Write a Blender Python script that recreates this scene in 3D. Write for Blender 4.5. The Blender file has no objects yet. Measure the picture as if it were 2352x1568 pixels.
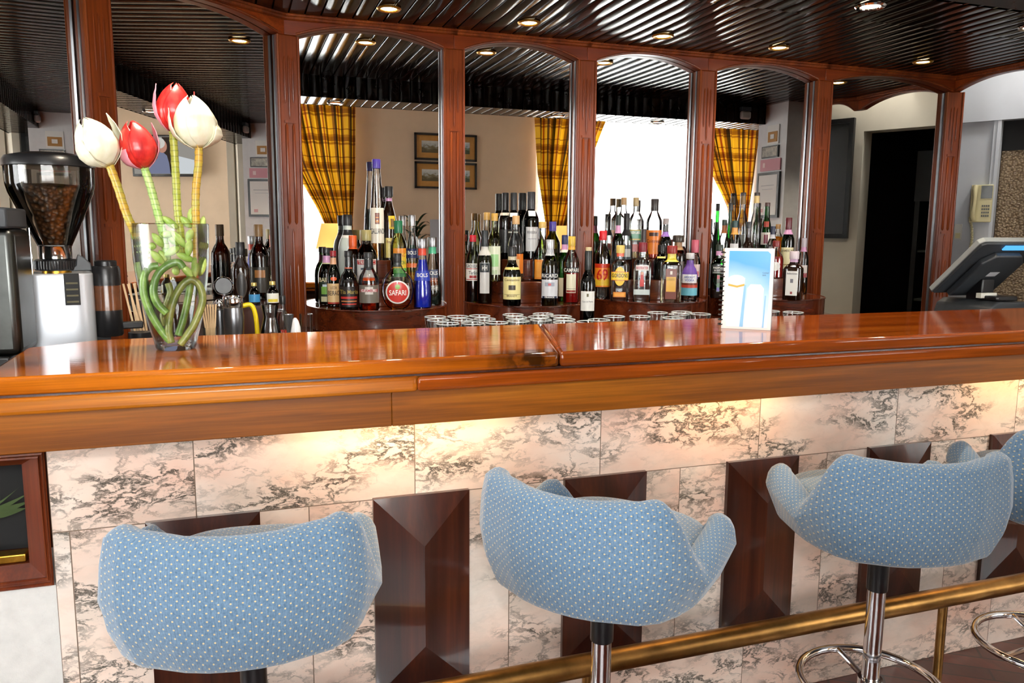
import bpy, bmesh, math, random
from mathutils import Vector, Matrix
R = math.radians
rnd = random.Random(7)
scene = bpy.context.scene
COL = scene.collection

# ------------------------------------------------------------------ helpers
def lin(r, g, b):
    f = lambda c: (c/255/12.92) if c <= 10 else ((c/255+0.055)/1.055)**2.4
    return (f(r), f(g), f(b), 1.0)

class MB:
    """collects shapes into one mesh"""
    def __init__(s): s.v = []; s.f = []; s.uv = {}; s.mi = []
    def add(s, verts, faces, mi=0, uvs=None):
        o = len(s.v); s.v += [tuple(p) for p in verts]
        for k, f in enumerate(faces):
            if uvs is not None: s.uv[len(s.f)] = uvs[k]
            s.f.append(tuple(i+o for i in f)); s.mi.append(mi)
        return s
    def box(s, x0, y0, z0, x1, y1, z1, mi=0):
        v = [(x, y, z) for z in (z0, z1) for y in (y0, y1) for x in (x0, x1)]
        return s.add(v, [(0,2,3,1),(4,5,7,6),(0,1,5,4),(2,6,7,3),(0,4,6,2),(1,3,7,5)], mi)
    def obox(s, c, ax, ay, az, mi=0):
        """box from centre and three half-axis vectors"""
        c, ax, ay, az = map(Vector, (c, ax, ay, az))
        v = [c+ax*i+ay*j+az*k for k in (-1,1) for j in (-1,1) for i in (-1,1)]
        return s.add(v, [(0,2,3,1),(4,5,7,6),(0,1,5,4),(2,6,7,3),(0,4,6,2),(1,3,7,5)], mi)
    def prism(s, poly, d, fn=None, mi=0):
        """2D polygon (a,b) extruded over c in d=(c0,c1); fn maps (a,b,c)->xyz"""
        fn = fn or (lambda a, b, c: (a, b, c)); n = len(poly)
        v = [fn(a, b, d[0]) for a, b in poly]+[fn(a, b, d[1]) for a, b in poly]
        f = [tuple(range(n))[::-1], tuple(range(n, 2*n))]+[(i, (i+1) % n, (i+1) % n+n, i+n) for i in range(n)]
        return s.add(v, f, mi)
    def lathe(s, prof, n=28, c=(0,0,0), sx=1, sy=1, p=2.0, mi=0, fn=None):
        """profile [(r,z)] spun round z; p>2 squares the section"""
        rows = []; v = []; f = []
        for r, z in prof:
            if r < 1e-6: rows.append([len(v)]); v.append((c[0], c[1], c[2]+z)); continue
            row = []
            for i in range(n):
                a = 2*math.pi*i/n; ca, sa = math.cos(a), math.sin(a)
                k = r/((abs(ca)**p+abs(sa)**p)**(1/p)) if p != 2 else r
                row.append(len(v)); v.append((c[0]+ca*k*sx, c[1]+sa*k*sy, c[2]+z))
            rows.append(row)
        for a, b in zip(rows, rows[1:]):
            if len(a) == 1 and len(b) == 1: continue
            for i in range(n):
                j = (i+1) % n
                if len(a) == 1: f.append((a[0], b[j], b[i]))
                elif len(b) == 1: f.append((a[i], a[j], b[0]))
                else: f.append((a[i], a[j], b[j], b[i]))
        if fn: v = [fn(*q) for q in v]
        return s.add(v, f, mi)
    def tube(s, pts, rad, n=10, closed=False, mi=0, flat=1.0):
        pts = [Vector(p) for p in pts]; m = len(pts)
        rad = rad if isinstance(rad, (list, tuple)) else [rad]*m
        v = []; f = []; ref = None
        for i, p in enumerate(pts):
            if closed: t = pts[(i+1) % m]-pts[i-1]
            else: t = pts[min(i+1, m-1)]-pts[max(i-1, 0)]
            t.normalize()
            if ref is None: ref = t.orthogonal().normalized()
            ref = (ref-t*ref.dot(t)).normalized(); b = t.cross(ref)
            for k in range(n):
                a = 2*math.pi*k/n
                v.append(p+(ref*math.cos(a)+b*math.sin(a)*flat)*rad[i])
        for i in range(m if closed else m-1):
            for k in range(n):
                a = i*n+k; b2 = i*n+(k+1) % n; j = (i+1) % m
                f.append((a, b2, j*n+(k+1) % n, j*n+k))
        if not closed:
            f.append(tuple(range(n))[::-1]); f.append(tuple((m-1)*n+k for k in range(n)))
        return s.add(v, f, mi)
    def grid(s, fn, nu, nv, uvfn=None, cu=False, mi=0):
        v = [fn(i/(nu if cu else nu-1), j/(nv-1)) for j in range(nv) for i in range(nu)]
        f = []; uvs = []
        for j in range(nv-1):
            for i in range(nu if cu else nu-1):
                i2 = (i+1) % nu
                f.append((j*nu+i, j*nu+i2, (j+1)*nu+i2, (j+1)*nu+i))
                if uvfn:
                    d = nu if cu else nu-1
                    uvs.append([uvfn(a/d, b/(nv-1)) for a, b in ((i,j),(i+1,j),(i+1,j+1),(i,j+1))])
        return s.add(v, f, mi, uvs if uvfn else None)
    def build(s, name, mats, parent=None, smooth=38, label=None, kind=None, bevel=0, sub=0, loc=None, rotz=0):
        me = bpy.data.meshes.new(name); me.from_pydata(s.v, [], s.f)
        for m in (mats if isinstance(mats, (list, tuple)) else [mats]): me.materials.append(m)
        if any(s.mi): me.polygons.foreach_set('material_index', s.mi)
        if s.uv:
            L = me.uv_layers.new(name='UVMap')
            for pi, uv in s.uv.items():
                for li, q in zip(me.polygons[pi].loop_indices, uv): L.data[li].uv = q
        me.validate(); me.update()
        bm = bmesh.new(); bm.from_mesh(me)
        if not s.uv: bmesh.ops.remove_doubles(bm, verts=bm.verts, dist=1e-6)
        bmesh.ops.recalc_face_normals(bm, faces=bm.faces)
        bm.to_mesh(me); bm.free()
        if smooth:
            me.polygons.foreach_set('use_smooth', [True]*len(me.polygons))
            if smooth < 180: me.set_sharp_from_angle(angle=R(smooth))
        o = bpy.data.objects.new(name, me); COL.objects.link(o)
        if parent: o.parent = parent
        if loc: o.location = loc
        if rotz: o.rotation_euler[2] = rotz
        if label: o['label'] = label
        if kind: o['kind'] = kind
        if bevel:
            b = o.modifiers.new('bevel', 'BEVEL'); b.width = bevel; b.segments = 3; b.limit_method = 'ANGLE'; b.angle_limit = R(40)
            b.harden_normals = False
        if sub:
            m = o.modifiers.new('sub', 'SUBSURF'); m.levels = sub; m.render_levels = sub
        return o

def thing(name, label, cat, loc=(0,0,0), rotz=0, group=None):
    o = bpy.data.objects.new(name, None); COL.objects.link(o); o.empty_display_size = .05
    o.location = loc; o.rotation_euler = (0, 0, rotz); return tag(o, label, cat, group)
def tag(o, label, cat, group=None):
    o['label'] = label; o['category'] = cat
    if group: o['group'] = group
    return o
def struct(o): o['kind'] = 'structure'; return o
def dup(root, loc, rotz=0, label=None):
    r = root.copy(); COL.objects.link(r); r.location = loc; r.rotation_euler = (0, 0, rotz)
    if label: r['label'] = label
    for ch in list(root.children):
        c = ch.copy(); COL.objects.link(c); c.parent = r
        for g in ch.children:
            d = g.copy(); COL.objects.link(d); d.parent = c
    return r

_txt = {}
def text_geo(s):
    """2D outline mesh of a word, centred, height about 1"""
    if s not in _txt:
        cu = bpy.data.curves.new('t', 'FONT'); cu.body = s; cu.size = 1; cu.align_x = 'CENTER'; cu.align_y = 'CENTER'
        cu.resolution_u = 3; cu.offset = 0.012
        o = bpy.data.objects.new('t', cu); me = o.to_mesh()
        v = [(p.co.x, p.co.y) for p in me.vertices]; f = [tuple(p.vertices) for p in me.polygons]
        o.to_mesh_clear(); bpy.data.objects.remove(o); bpy.data.curves.remove(cu)
        xs = [p[0] for p in v]; ys = [p[1] for p in v]
        cx, cy, w, h = (min(xs)+max(xs))/2, (min(ys)+max(ys))/2, max(xs)-min(xs), max(ys)-min(ys)
        _txt[s] = ([((x-cx)/w, (y-cy)/h) for x, y in v], f)
    return _txt[s]
def put_text(mb, s, w, h, fn, mi=0):
    """fn maps (u,v) in metres to xyz"""
    v, f = text_geo(s); mb.add([fn(x*w, y*h) for x, y in v], f, mi); return mb

# ------------------------------------------------------------------ materials
class N:
    def __init__(s, name):
        s.m = bpy.data.materials.new(name); s.m.use_nodes = True; s.t = s.m.node_tree
        s.t.nodes.clear(); s.out = s.t.nodes.new('ShaderNodeOutputMaterial')
    def n(s, ty, ins=None, **kw):
        d = s.t.nodes.new('ShaderNode'+ty)
        for k, v in kw.items(): setattr(d, k, v)
        for k, v in (ins or {}).items(): s.set(d.inputs[k], v)
        return d
    def set(s, sock, v):
        if hasattr(v, 'links') or isinstance(v, bpy.types.NodeSocket): s.t.links.new(v, sock)
        else: sock.default_value = v
    def math(s, op, a, b=0.0, c=None):
        d = s.n('Math', {0: a, 1: b}, operation=op)
        if c is not None: s.set(d.inputs[2], c)
        return d.outputs[0]
    def ramp(s, fac, stops, interp='LINEAR'):
        d = s.n('ValToRGB', {0: fac}); cr = d.color_ramp; cr.interpolation = interp
        while len(cr.elements) < len(stops): cr.elements.new(.5)
        for e, (p, c) in zip(cr.elements, stops): e.position = p; e.color = c
        return d.outputs[0]
    def mix(s, f, a, b, mode='MIX'):
        d = s.n('Mix', data_type='RGBA', blend_type=mode); s.set(d.inputs[0], f); s.set(d.inputs[6], a); s.set(d.inputs[7], b)
        return d.outputs[2]
    def coord(s, kind='Object', scale=(1,1,1), rot=(0,0,0), loc=(0,0,0)):
        c = s.n('TexCoord').outputs[kind]
        return s.n('Mapping', {'Vector': c, 'Scale': scale, 'Rotation': rot, 'Location': loc}).outputs[0]
    def noise(s, vec, scale, detail=4, rough=.55, dist=0.0):
        return s.n('TexNoise', {'Vector': vec, 'Scale': scale, 'Detail': detail, 'Roughness': rough, 'Distortion': dist}).outputs[0]
    def bump(s, h, strength=.3, dist=.002):
        return s.n('Bump', {'Height': h, 'Strength': strength, 'Distance': dist}).outputs[0]
    def bsdf(s, **kw):
        d = s.n('BsdfPrincipled'); nm = {'col': 'Base Color', 'rough': 'Roughness', 'metal': 'Metallic', 'spec': 'Specular IOR Level',
              'coat': 'Coat Weight', 'coatr': 'Coat Roughness', 'emit': 'Emission Color', 'es': 'Emission Strength', 'normal': 'Normal',
              'sheen': 'Sheen Weight', 'trans': 'Transmission Weight', 'ior': 'IOR', 'sss': 'Subsurface Weight'}
        for k, v in kw.items(): s.set(d.inputs[nm[k]], v)
        return d.outputs[0]
    def done(s, sh): s.t.links.new(sh, s.out.inputs[0]); return s.m

def plain(name, col, rough=.5, metal=0.0, coat=0.0, **kw):
    m = N(name); return m.done(m.bsdf(col=lin(*col), rough=rough, metal=metal, coat=coat, **kw))
def worn(name, col, rough=.5, metal=0.0, amt=.12, scale=12, bump=0.0, coat=0.0):
    m = N(name); v = m.coord(); n = m.noise(v, scale, 5)
    a = lin(*col); lo = tuple(c*(1-amt*1.6) for c in a[:3])+(1,); hi = tuple(min(1, c*(1+amt)) for c in a[:3])+(1,)
    kw = dict(col=m.ramp(n, [(.3, lo), (.7, hi)]), rough=rough, metal=metal, coat=coat)
    if bump: kw['normal'] = m.bump(m.noise(v, scale*9, 3), bump)
    return m.done(m.bsdf(**kw))
def wood(name, dark, mid, lite, axis=0, rough=.22, coat=.6, scale=1.0, bump=.04, cr=.06, spec=.5, knot=None):
    m = N(name); sc = [14*scale]*3; sc[axis] = .8*scale
    v = m.coord(scale=tuple(sc)); big = m.noise(v, 1.1, 3, .5, .6)
    sc2 = [150*scale]*3; sc2[axis] = 3.5*scale
    fine = m.noise(m.coord(scale=tuple(sc2)), 1.0, 3, .6)
    c = m.ramp(big, [(.28, lin(*dark)), (.5, lin(*mid)), (.74, lin(*lite))])
    c = m.mix(m.ramp(fine, [(.42, (.30,.30,.30,1)), (.62, (0,0,0,1))]), c, lin(*[int(x*.55) for x in dark]))
    if knot:
        q = m.n('VectorMath', {0: m.n('VectorMath', {0: m.n('TexCoord').outputs['Object'], 1: knot}, operation='SUBTRACT').outputs[0], 1: (.55,1.0,1.0)}, operation='MULTIPLY').outputs[0]
        d = m.n('VectorMath', {0: q}, operation='LENGTH').outputs[1]
        k = m.math('ADD', d, m.math('MULTIPLY', m.noise(m.coord(scale=(30,30,30)), 1.4, 3), .04))
        c = m.mix(m.ramp(k, [(.035, (1,1,1,1)), (.045, (.35,.35,.35,1)), (.052, (.9,.9,.9,1)), (.085, (0,0,0,1))]), c, lin(*[int(x*.42) for x in dark]))
    return m.done(m.bsdf(col=c, rough=rough, coat=coat, coatr=cr, spec=spec, normal=m.bump(fine, bump, .001)))
def emis(name, col, st):
    m = N(name); return m.done(m.n('Emission', {0: lin(*col), 1: st}).outputs[0])
def thin_glass(name, tint, edge, gloss=1.0, rough=0.0, ior=1.5):
    """thin-walled glass: tint seen face on, edge tint at grazing angles, fresnel reflection"""
    m = N(name); lw = m.n('LayerWeight', {'Blend': .45}).outputs['Facing']
    col = m.mix(m.math('POWER', lw, 2.2), tuple(tint)+(1,), tuple(edge)+(1,))
    fr = m.n('Fresnel', {'IOR': ior}).outputs[0]
    fac = m.math('MINIMUM', m.math('MULTIPLY', fr, gloss), 1.0)
    t = m.n('BsdfTransparent', {0: col}).outputs[0]
    g = m.n('BsdfGlossy', {'Color': (1,1,1,1), 'Roughness': rough}).outputs[0]
    return m.done(m.n('MixShader', {0: fac, 1: t, 2: g}).outputs[0])

W_TOP = wood('varnished_counter_wood', (122,56,8), (170,86,14), (198,114,28), 0, rough=.07, coat=0, scale=.8, spec=.42, bump=.16, knot=(-.755,-.205,-.012))
W_TOPR = wood('varnished_counter_wood_red', (104,42,8), (146,66,14), (172,90,24), 0, rough=.07, coat=0, scale=.8, spec=.42, bump=.16)
W_MOLD = wood('orange_moulding_wood', (128,60,8), (168,90,16), (192,116,28), 0, rough=.25, coat=.1, spec=.4)
W_APR = wood('apron_wood', (96,48,5), (136,74,8), (162,96,18), 0, rough=.34, coat=.0, spec=.3)
W_PIL = wood('pillar_wood', (90,36,12), (130,58,20), (154,78,30), 2, rough=.3, coat=.0, spec=.3)
W_ARCH = wood('arch_wood', (112,44,14), (146,62,22), (166,78,30), 0, rough=.28, coat=.0, spec=.35)
W_PAN = wood('dark_panel_wood', (36,14,8), (62,26,14), (88,42,22), 2, rough=.28, coat=.5)
W_TRAY = wood('stand_wood', (60,22,10), (92,38,16), (118,54,24), 0, rough=.2, coat=.7)
W_CEIL = wood('ceiling_slat_wood', (14,8,4), (24,12,6), (36,19,10), 1, rough=.13, coat=0, spec=.12, bump=.01)
W_NICHE = wood('niche_wood', (70,26,10), (104,42,16), (126,58,24), 2, rough=.4, coat=.2)
MIRROR = N('mirror'); MIRROR = MIRROR.done(MIRROR.bsdf(col=(.9,.9,.88,1), metal=1.0, rough=0.0))
CHROME = plain('chrome', (225,225,228), .08, 1.0)
STEEL = worn('brushed_steel', (150,152,156), .28, 1.0, .06, 30)
BRASS = worn('aged_brass', (156,116,64), .34, 1.0, .22, 18)
GOLD = worn('gold_metal', (212,160,60), .3, 1.0, .2, 60)
BLACKP = plain('black_plastic', (18,18,20), .3)
DARKP = worn('dark_grey_plastic', (46,50,54), .45, 0, .1, 60, .05)
SILV = N('silver_enamel'); SILV = SILV.done(SILV.bsdf(col=lin(200,206,214), metal=.45, rough=.34, coat=.4, coatr=.1))
WHITE = worn('white_paint', (226,226,226), .7, 0, .04, 20, .15)
COOLW = worn('cool_white_wall', (206,210,216), .7, 0, .03, 6, .1)
TAN = worn('tan_wall', (206,182,156), .75, 0, .04, 5, .1)
BEIGE = worn('beige_wall', (208,200,182), .75, 0, .04, 5, .1)
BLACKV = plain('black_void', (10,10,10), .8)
PAPER = plain('white_paper', (236,234,228), .6)
CREAM = plain('cream_plastic', (216,206,160), .45)
GROUT = plain('grout', (120,100,84), .8)

def marble():
    m = N('veined_pink_marble'); uv = m.n('TexCoord').outputs['UV']
    rot = m.n('Mapping', {'Vector': uv, 'Rotation': (0,0,R(38)), 'Scale': (1.0, 2.0, 1)}).outputs[0]
    d = m.n('TexNoise', {'Vector': rot, 'Scale': 9.0, 'Detail': 5, 'Roughness': .6})
    w = m.n('VectorMath', {0: rot, 1: m.n('VectorMath', {0: d.outputs[1], 1: (.13,.13,.13)}, operation='MULTIPLY').outputs[0]}, operation='ADD').outputs[0]
    n1 = m.noise(w, 12.0, 7, .62, .4)
    vein = m.math('ABSOLUTE', m.math('SUBTRACT', n1, .5))
    vein = m.ramp(vein, [(0.0, (1,1,1,1)), (.022, (.7,.7,.7,1)), (.055, (0,0,0,1))])
    mask = m.ramp(m.noise(rot, 3.6, 3, .55), [(.43, (0,0,0,1)), (.58, (1,1,1,1))])
    spk = m.ramp(m.noise(w, 34, 4, .7), [(.56, (0,0,0,1)), (.68, (.9,.9,.9,1))])
    v = m.math('MULTIPLY', m.math('MAXIMUM', vein, m.math('MULTIPLY', spk, mask)), m.math('ADD', m.math('MULTIPLY', mask, .9), .05))
    base = m.ramp(m.noise(rot, 2.2, 4), [(.3, lin(226,186,166)), (.5, lin(236,212,196)), (.7, lin(238,228,218))])
    soft = m.ramp(m.noise(w, 4.5, 5), [(.5, (0,0,0,1)), (.75, (.55,.55,.55,1))])
    base = m.mix(soft, base, lin(196,190,178))
    c = m.mix(v, base, lin(36,42,36))
    return m.done(m.bsdf(col=c, rough=.22, coat=.25, coatr=.05))
MARBLE = marble()

def fabric():
    m = N('blue_dotted_fabric'); uv = m.n('TexCoord').outputs['UV']
    a, b = .0182, .0158
    def dots(off):
        s = m.n('Mapping', {'Vector': uv, 'Scale': (1/a, 1/b, 1), 'Location': (off, off, 0)}).outputs[0]
        fr = m.n('VectorMath', {0: s}, operation='FRACTION').outputs[0]
        c = m.n('VectorMath', {0: fr, 1: (.5,.5,0)}, operation='SUBTRACT').outputs[0]
        sep = m.n('SeparateXYZ', {0: c})
        x = m.math('MULTIPLY', sep.outputs[0], a); y = m.math('MULTIPLY', sep.outputs[1], b)
        return m.math('SQRT', m.math('ADD', m.math('MULTIPLY', x, x), m.math('MULTIPLY', y, y)))
    d = m.math('MINIMUM', dots(0.0), dots(.5))
    dot = m.ramp(m.math('MULTIPLY', d, 100), [(.13, (1,1,1,1)), (.20, (0,0,0,1))])
    wv = m.noise(m.n('Mapping', {'Vector': uv, 'Scale': (420, 60, 1)}).outputs[0], 1.0, 3)
    w2 = m.noise(m.n('Mapping', {'Vector': uv, 'Scale': (240, 240, 1)}).outputs[0], 1.0, 2)
    base = m.ramp(m.math('ADD', m.math('MULTIPLY', wv, .6), m.math('MULTIPLY', w2, .4)), [(.36, lin(64,93,119)), (.62, lin(100,127,151))])
    c = m.mix(dot, base, lin(192,172,130))
    h = m.math('ADD', m.math('MULTIPLY', dot, .8), m.math('MULTIPLY', wv, .35))
    return m.done(m.bsdf(col=c, rough=.85, sheen=.35, normal=m.bump(h, .5, .0012)))
FABRIC = fabric()

def plaid():
    m = N('yellow_plaid_cloth'); uv = m.n('TexCoord').outputs['UV']; sep = m.n('SeparateXYZ', {0: uv})
    def bands(x, per, stops):
        f = m.math('FRACT', m.math('MULTIPLY', x, 1/per))
        return m.ramp(f, stops, 'CONSTANT')
    W, K, B = (1,1,1,1), (.07,.06,.04,1), (.34,.24,.12,1)
    vx = bands(sep.outputs[0], .20, [(0, W), (.30, B), (.42, K), (.56, W), (.66, (.45,.16,.06,1)), (.74, W), (.86, K), (.92, B)])
    hy = bands(sep.outputs[1], .26, [(0, W), (.36, (.5,.36,.16,1)), (.44, W), (.48, (.45,.3,.13,1)), (.64, (.62,.48,.22,1)), (.72, W), (.9, (.35,.22,.1,1)), (.93, W)])
    c = m.mix(1.0, m.mix(1.0, lin(232,178,34), vx, 'MULTIPLY'), hy, 'MULTIPLY')
    b = m.bsdf(col=c, rough=.8); t = m.n('BsdfTranslucent', {0: c}).outputs[0]
    return m.done(m.n('MixShader', {0: .12, 1: b, 2: t}).outputs[0])
PLAID = plaid()
def sheer():
    m = N('sheer_white_cloth')
    b = m.n('BsdfTranslucent', {0: (.95,.95,.94,1)}).outputs[0]; d = m.n('BsdfDiffuse', {0: (.9,.9,.9,1)}).outputs[0]
    t = m.n('BsdfTransparent', {0: (1,1,1,1)}).outputs[0]
    x = m.n('MixShader', {0: .3, 1: b, 2: d}).outputs[0]
    return m.done(m.n('MixShader', {0: .32, 1: x, 2: t}).outputs[0])
SHEER = sheer()
def floor_mat():
    m = N('red_parquet'); v = m.coord(scale=(1,1,1), rot=(0,0,R(35)))
    br = m.n('TexBrick', {'Vector': v, 'Color1': lin(96,34,20), 'Color2': lin(66,22,14), 'Mortar': lin(24,8,6), 'Scale': 1.0,
                          'Mortar Size': .004, 'Brick Width': .34, 'Row Height': .07})
    n = m.noise(m.coord(scale=(30,4,4), rot=(0,0,R(35))), 1.5, 4)
    c = m.mix(m.ramp(n, [(.3, (.55,.55,.55,1)), (.7, (0,0,0,1))]), br.outputs[0], lin(40,14,8))
    return m.done(m.bsdf(col=c, rough=.3, coat=.4))
FLOOR = floor_mat()

# ================================================================== the room shell
YM = 3.32                                   # main mirror plane
ZC = 2.215                                  # slatted bar ceiling
YW = -1.30                                  # window wall
A1, A2 = R(35.5), R(46.5)
C0 = Vector((.19, YM, 0)); D1 = Vector((-math.cos(A1), -math.sin(A1), 0))
C1 = C0+D1*.74; D2 = Vector((-math.cos(A2), -math.sin(A2), 0)); C2 = C1+D2*.62

struct(MB().box(-2.6,-1.6,-.1,6.1,4.2,0).build('floor', FLOOR, smooth=0))
struct(MB().box(-2.6,-1.6,2.8,6.1,1.93,2.9).build('ceiling', WHITE, smooth=0))
struct(MB().box(3.5,1.93,2.8,6.1,4.2,2.9).build('ceiling_alcove', worn('dim_plaster',(130,122,106),.8), smooth=0))
struct(MB().box(3.655,2.2,2.228,3.68,4.1,2.8).build('trim_4', WHITE, smooth=0))
mb = MB()
for y0, y1, z0, z1 in ((-1.6,.5,0,2.8),(2.4,4.2,0,2.8),(.5,2.4,0,.8),(.5,2.4,2.08,2.8)): mb.box(-2.7,y0,z0,-2.6,y1,z1)
struct(mb.build('wall_left', TAN, smooth=0))
struct(MB().box(6.0,-1.45,0,6.1,1.9,2.8).build('wall_right', TAN, smooth=0))
struct(MB().box(-2.6,4.1,0,4.6,4.2,2.8).build('wall_back', TAN, smooth=0))
# window wall: solid around two openings
W1, W2 = (3.02,5.72,.75,2.62), (-1.2,1.06,.75,2.62)
mb = MB()
for x0, x1, z0, z1 in ((-2.6,-1.2,0,2.8),(1.06,3.02,0,2.8),(5.72,6.1,0,2.8),(-1.2,1.06,0,.75),(-1.2,1.06,2.62,2.8),(3.02,5.72,0,.75),(3.02,5.72,2.62,2.8)):
    mb.box(x0, YW-.15, z0, x1, YW, z1)
struct(mb.build('wall_window', TAN, smooth=0))
GLASSP = thin_glass('window_glass', (.97,.98,.98), (.8,.85,.85))
for k, (x0, x1, z0, z1) in enumerate((W1, W2)):
    f = MB()
    f.box(x0,YW-.12,z0,x1,YW-.06,z0+.05); f.box(x0,YW-.12,z1-.05,x1,YW-.06,z1)
    n = 3
    for i in range(n+1):
        x = x0+(x1-x0-.05)*i/n; f.box(x,YW-.12,z0+.05,x+.05,YW-.06,z1-.05)
    w = struct(f.build('window_%d' % (k+1), WHITE, smooth=0))
    MB().box(x0+.02,YW-.092,z0+.02,x1-.02,YW-.088,z1-.02).build('pane', GLASSP, w, smooth=0)
    s = MB().box(x0-.03,YW-.05,z0-.03,x1+.03,YW+.10,z0).build('sill', WHITE, w, smooth=0)

f = MB()
for z0, z1 in ((.8,.85),(2.03,2.08)): f.box(-2.68,.5,z0,-2.63,2.4,z1)
for y in (.5,1.43,2.35): f.box(-2.68,y,.85,-2.63,y+.05,2.03)
w = struct(f.build('window_3', WHITE, smooth=0))
MB().box(-2.657,.53,.82,-2.653,2.37,2.06).build('pane', GLASSP, w, smooth=0)

# slatted bar ceiling: board profile repeated along x (pattern stays in the one ceiling mesh)
def slats(mb, p0, ax, ay, nrm, n, pitch, length):
    """boards run along ay; nrm points to the viewer side"""
    p0, ax, ay, nrm = Vector(p0), Vector(ax), Vector(ay), Vector(nrm)
    prof = [(.000,-.012),(.0045,-.012),(.0045,-.003),(.0055,-.0008),(.0075,0),(pitch-.003,0),(pitch-.001,-.0008),(pitch,-.003),(pitch,-.012)]
    for i in range(n):
        b = p0+ax*(pitch*i); m = len(prof)
        v = [b+ax*u+nrm*h+ay*(t*length) for t in (0,1) for u, h in prof]
        mb.add(v, [(k, k+1, k+1+m, k+m) for k in range(m-1)])
    return mb
mb = MB(); slats(mb, (-2.6,2.2,ZC), (1,0,0), (0,1,0), (0,0,-1), 104, .060, 1.75)
mb.box(-2.6,2.2,ZC+.013,3.655,4.1,ZC+.06)
struct(mb.build('ceiling_bar', W_CEIL, smooth=50))
mb = MB(); slats(mb, (-2.6,2.2,2.10), (1,0,0), (0,0,1), (0,1,0), 118, .060, .118)     # drop facing the bar
slats(mb, (-2.6,1.93,2.10), (1,0,0), (0,1,0), (0,0,-1), 118, .060, .27)               # underside
mb.box(-2.6,1.945,2.113,4.48,2.188,2.8); mb.box(-2.6,1.93,2.10,4.48,1.945,2.8)
struct(mb.build('trim_1', W_CEIL, smooth=50))

# painted pier at the right end of the counter, beam behind it
struct(MB().box(3.28,2.13,0,3.50,2.42,2.8).build('trim_2', WHITE, smooth=0))

# right side: wall A (phone wall) and wall B (doorway wall)
pA = Vector((3.863,3.456,0)); uA = Vector((.488,-.873,0)); nA = Vector((-.873,-.488,0))
def atA(u, n, z): return pA+uA*u+nA*n+Vector((0,0,z))
mb = MB()
def wbox(mb, at, u0, u1, n0, n1, z0, z1, mi=0):
    v = [at(u, n, z) for z in (z0,z1) for n in (n0,n1) for u in (u0,u1)]
    return mb.add(v, [(0,2,3,1),(4,5,7,6),(0,1,5,4),(2,6,7,3),(0,4,6,2),(1,3,7,5)], mi)
wbox(mb, atA, -.75,.165,-.12,-.03,0,2.03)
wbox(mb, atA, -.75,.56,-.12,.0,2.02,2.8)
wbox(mb, atA, .155,.175,-.03,-.012,0,2.02); wbox(mb, atA, .175,.192,-.06,-.004,0,2.02)
struct(mb.build('wall_phone', COOLW, smooth=0))
mg = N('textured_bronze_glass'); vo = mg.n('TexVoronoi', {'Vector': mg.coord(), 'Scale': 85})
mg = mg.done(mg.bsdf(col=mg.ramp(vo.outputs[0], [(.1, lin(178,156,124)), (.6, lin(120,100,76))]), rough=.25, metal=.3, normal=mg.bump(vo.outputs[0], .8, .004)))
t = thing('patterned_glass_panel', 'bronze textured glass panel in the opening right of the wall phone', 'panel', atA(.37,-.08,0))
mb = MB(); wbox(mb, lambda u,n,z: atA(u,n,z)-t.location, .192,.56,-.09,-.075,0,1.86); mb.build('glass', mg, t, smooth=0)
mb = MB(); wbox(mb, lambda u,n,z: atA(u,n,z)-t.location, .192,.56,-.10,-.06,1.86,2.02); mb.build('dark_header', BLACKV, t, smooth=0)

pB = Vector((3.672,1.99,0)); uB = Vector((.44,.898,0)); nB = Vector((-.898,.44,0))
def atB(u, n, z): return pB+uB*u+nB*n+Vector((0,0,z))
mb = MB(); DO0, DO1, DZ = .475,.955,2.06
wbox(mb, atB, -.03,DO0,-.14,0,0,2.8); wbox(mb, atB, DO1,1.12,-.14,0,0,2.8); wbox(mb, atB, DO0,DO1,-.14,0,DZ,2.8)
mb.box(3.75,1.84,0,6.1,1.90,2.8)
struct(mb.build('wall_doorway', BEIGE, smooth=0))
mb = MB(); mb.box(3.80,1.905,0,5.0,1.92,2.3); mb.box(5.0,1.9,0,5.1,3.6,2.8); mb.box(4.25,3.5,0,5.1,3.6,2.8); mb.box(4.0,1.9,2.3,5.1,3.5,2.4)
struct(mb.build('wall_store', BLACKV, smooth=0))  # black lining: darkness of the unlit room painted into its walls

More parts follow.
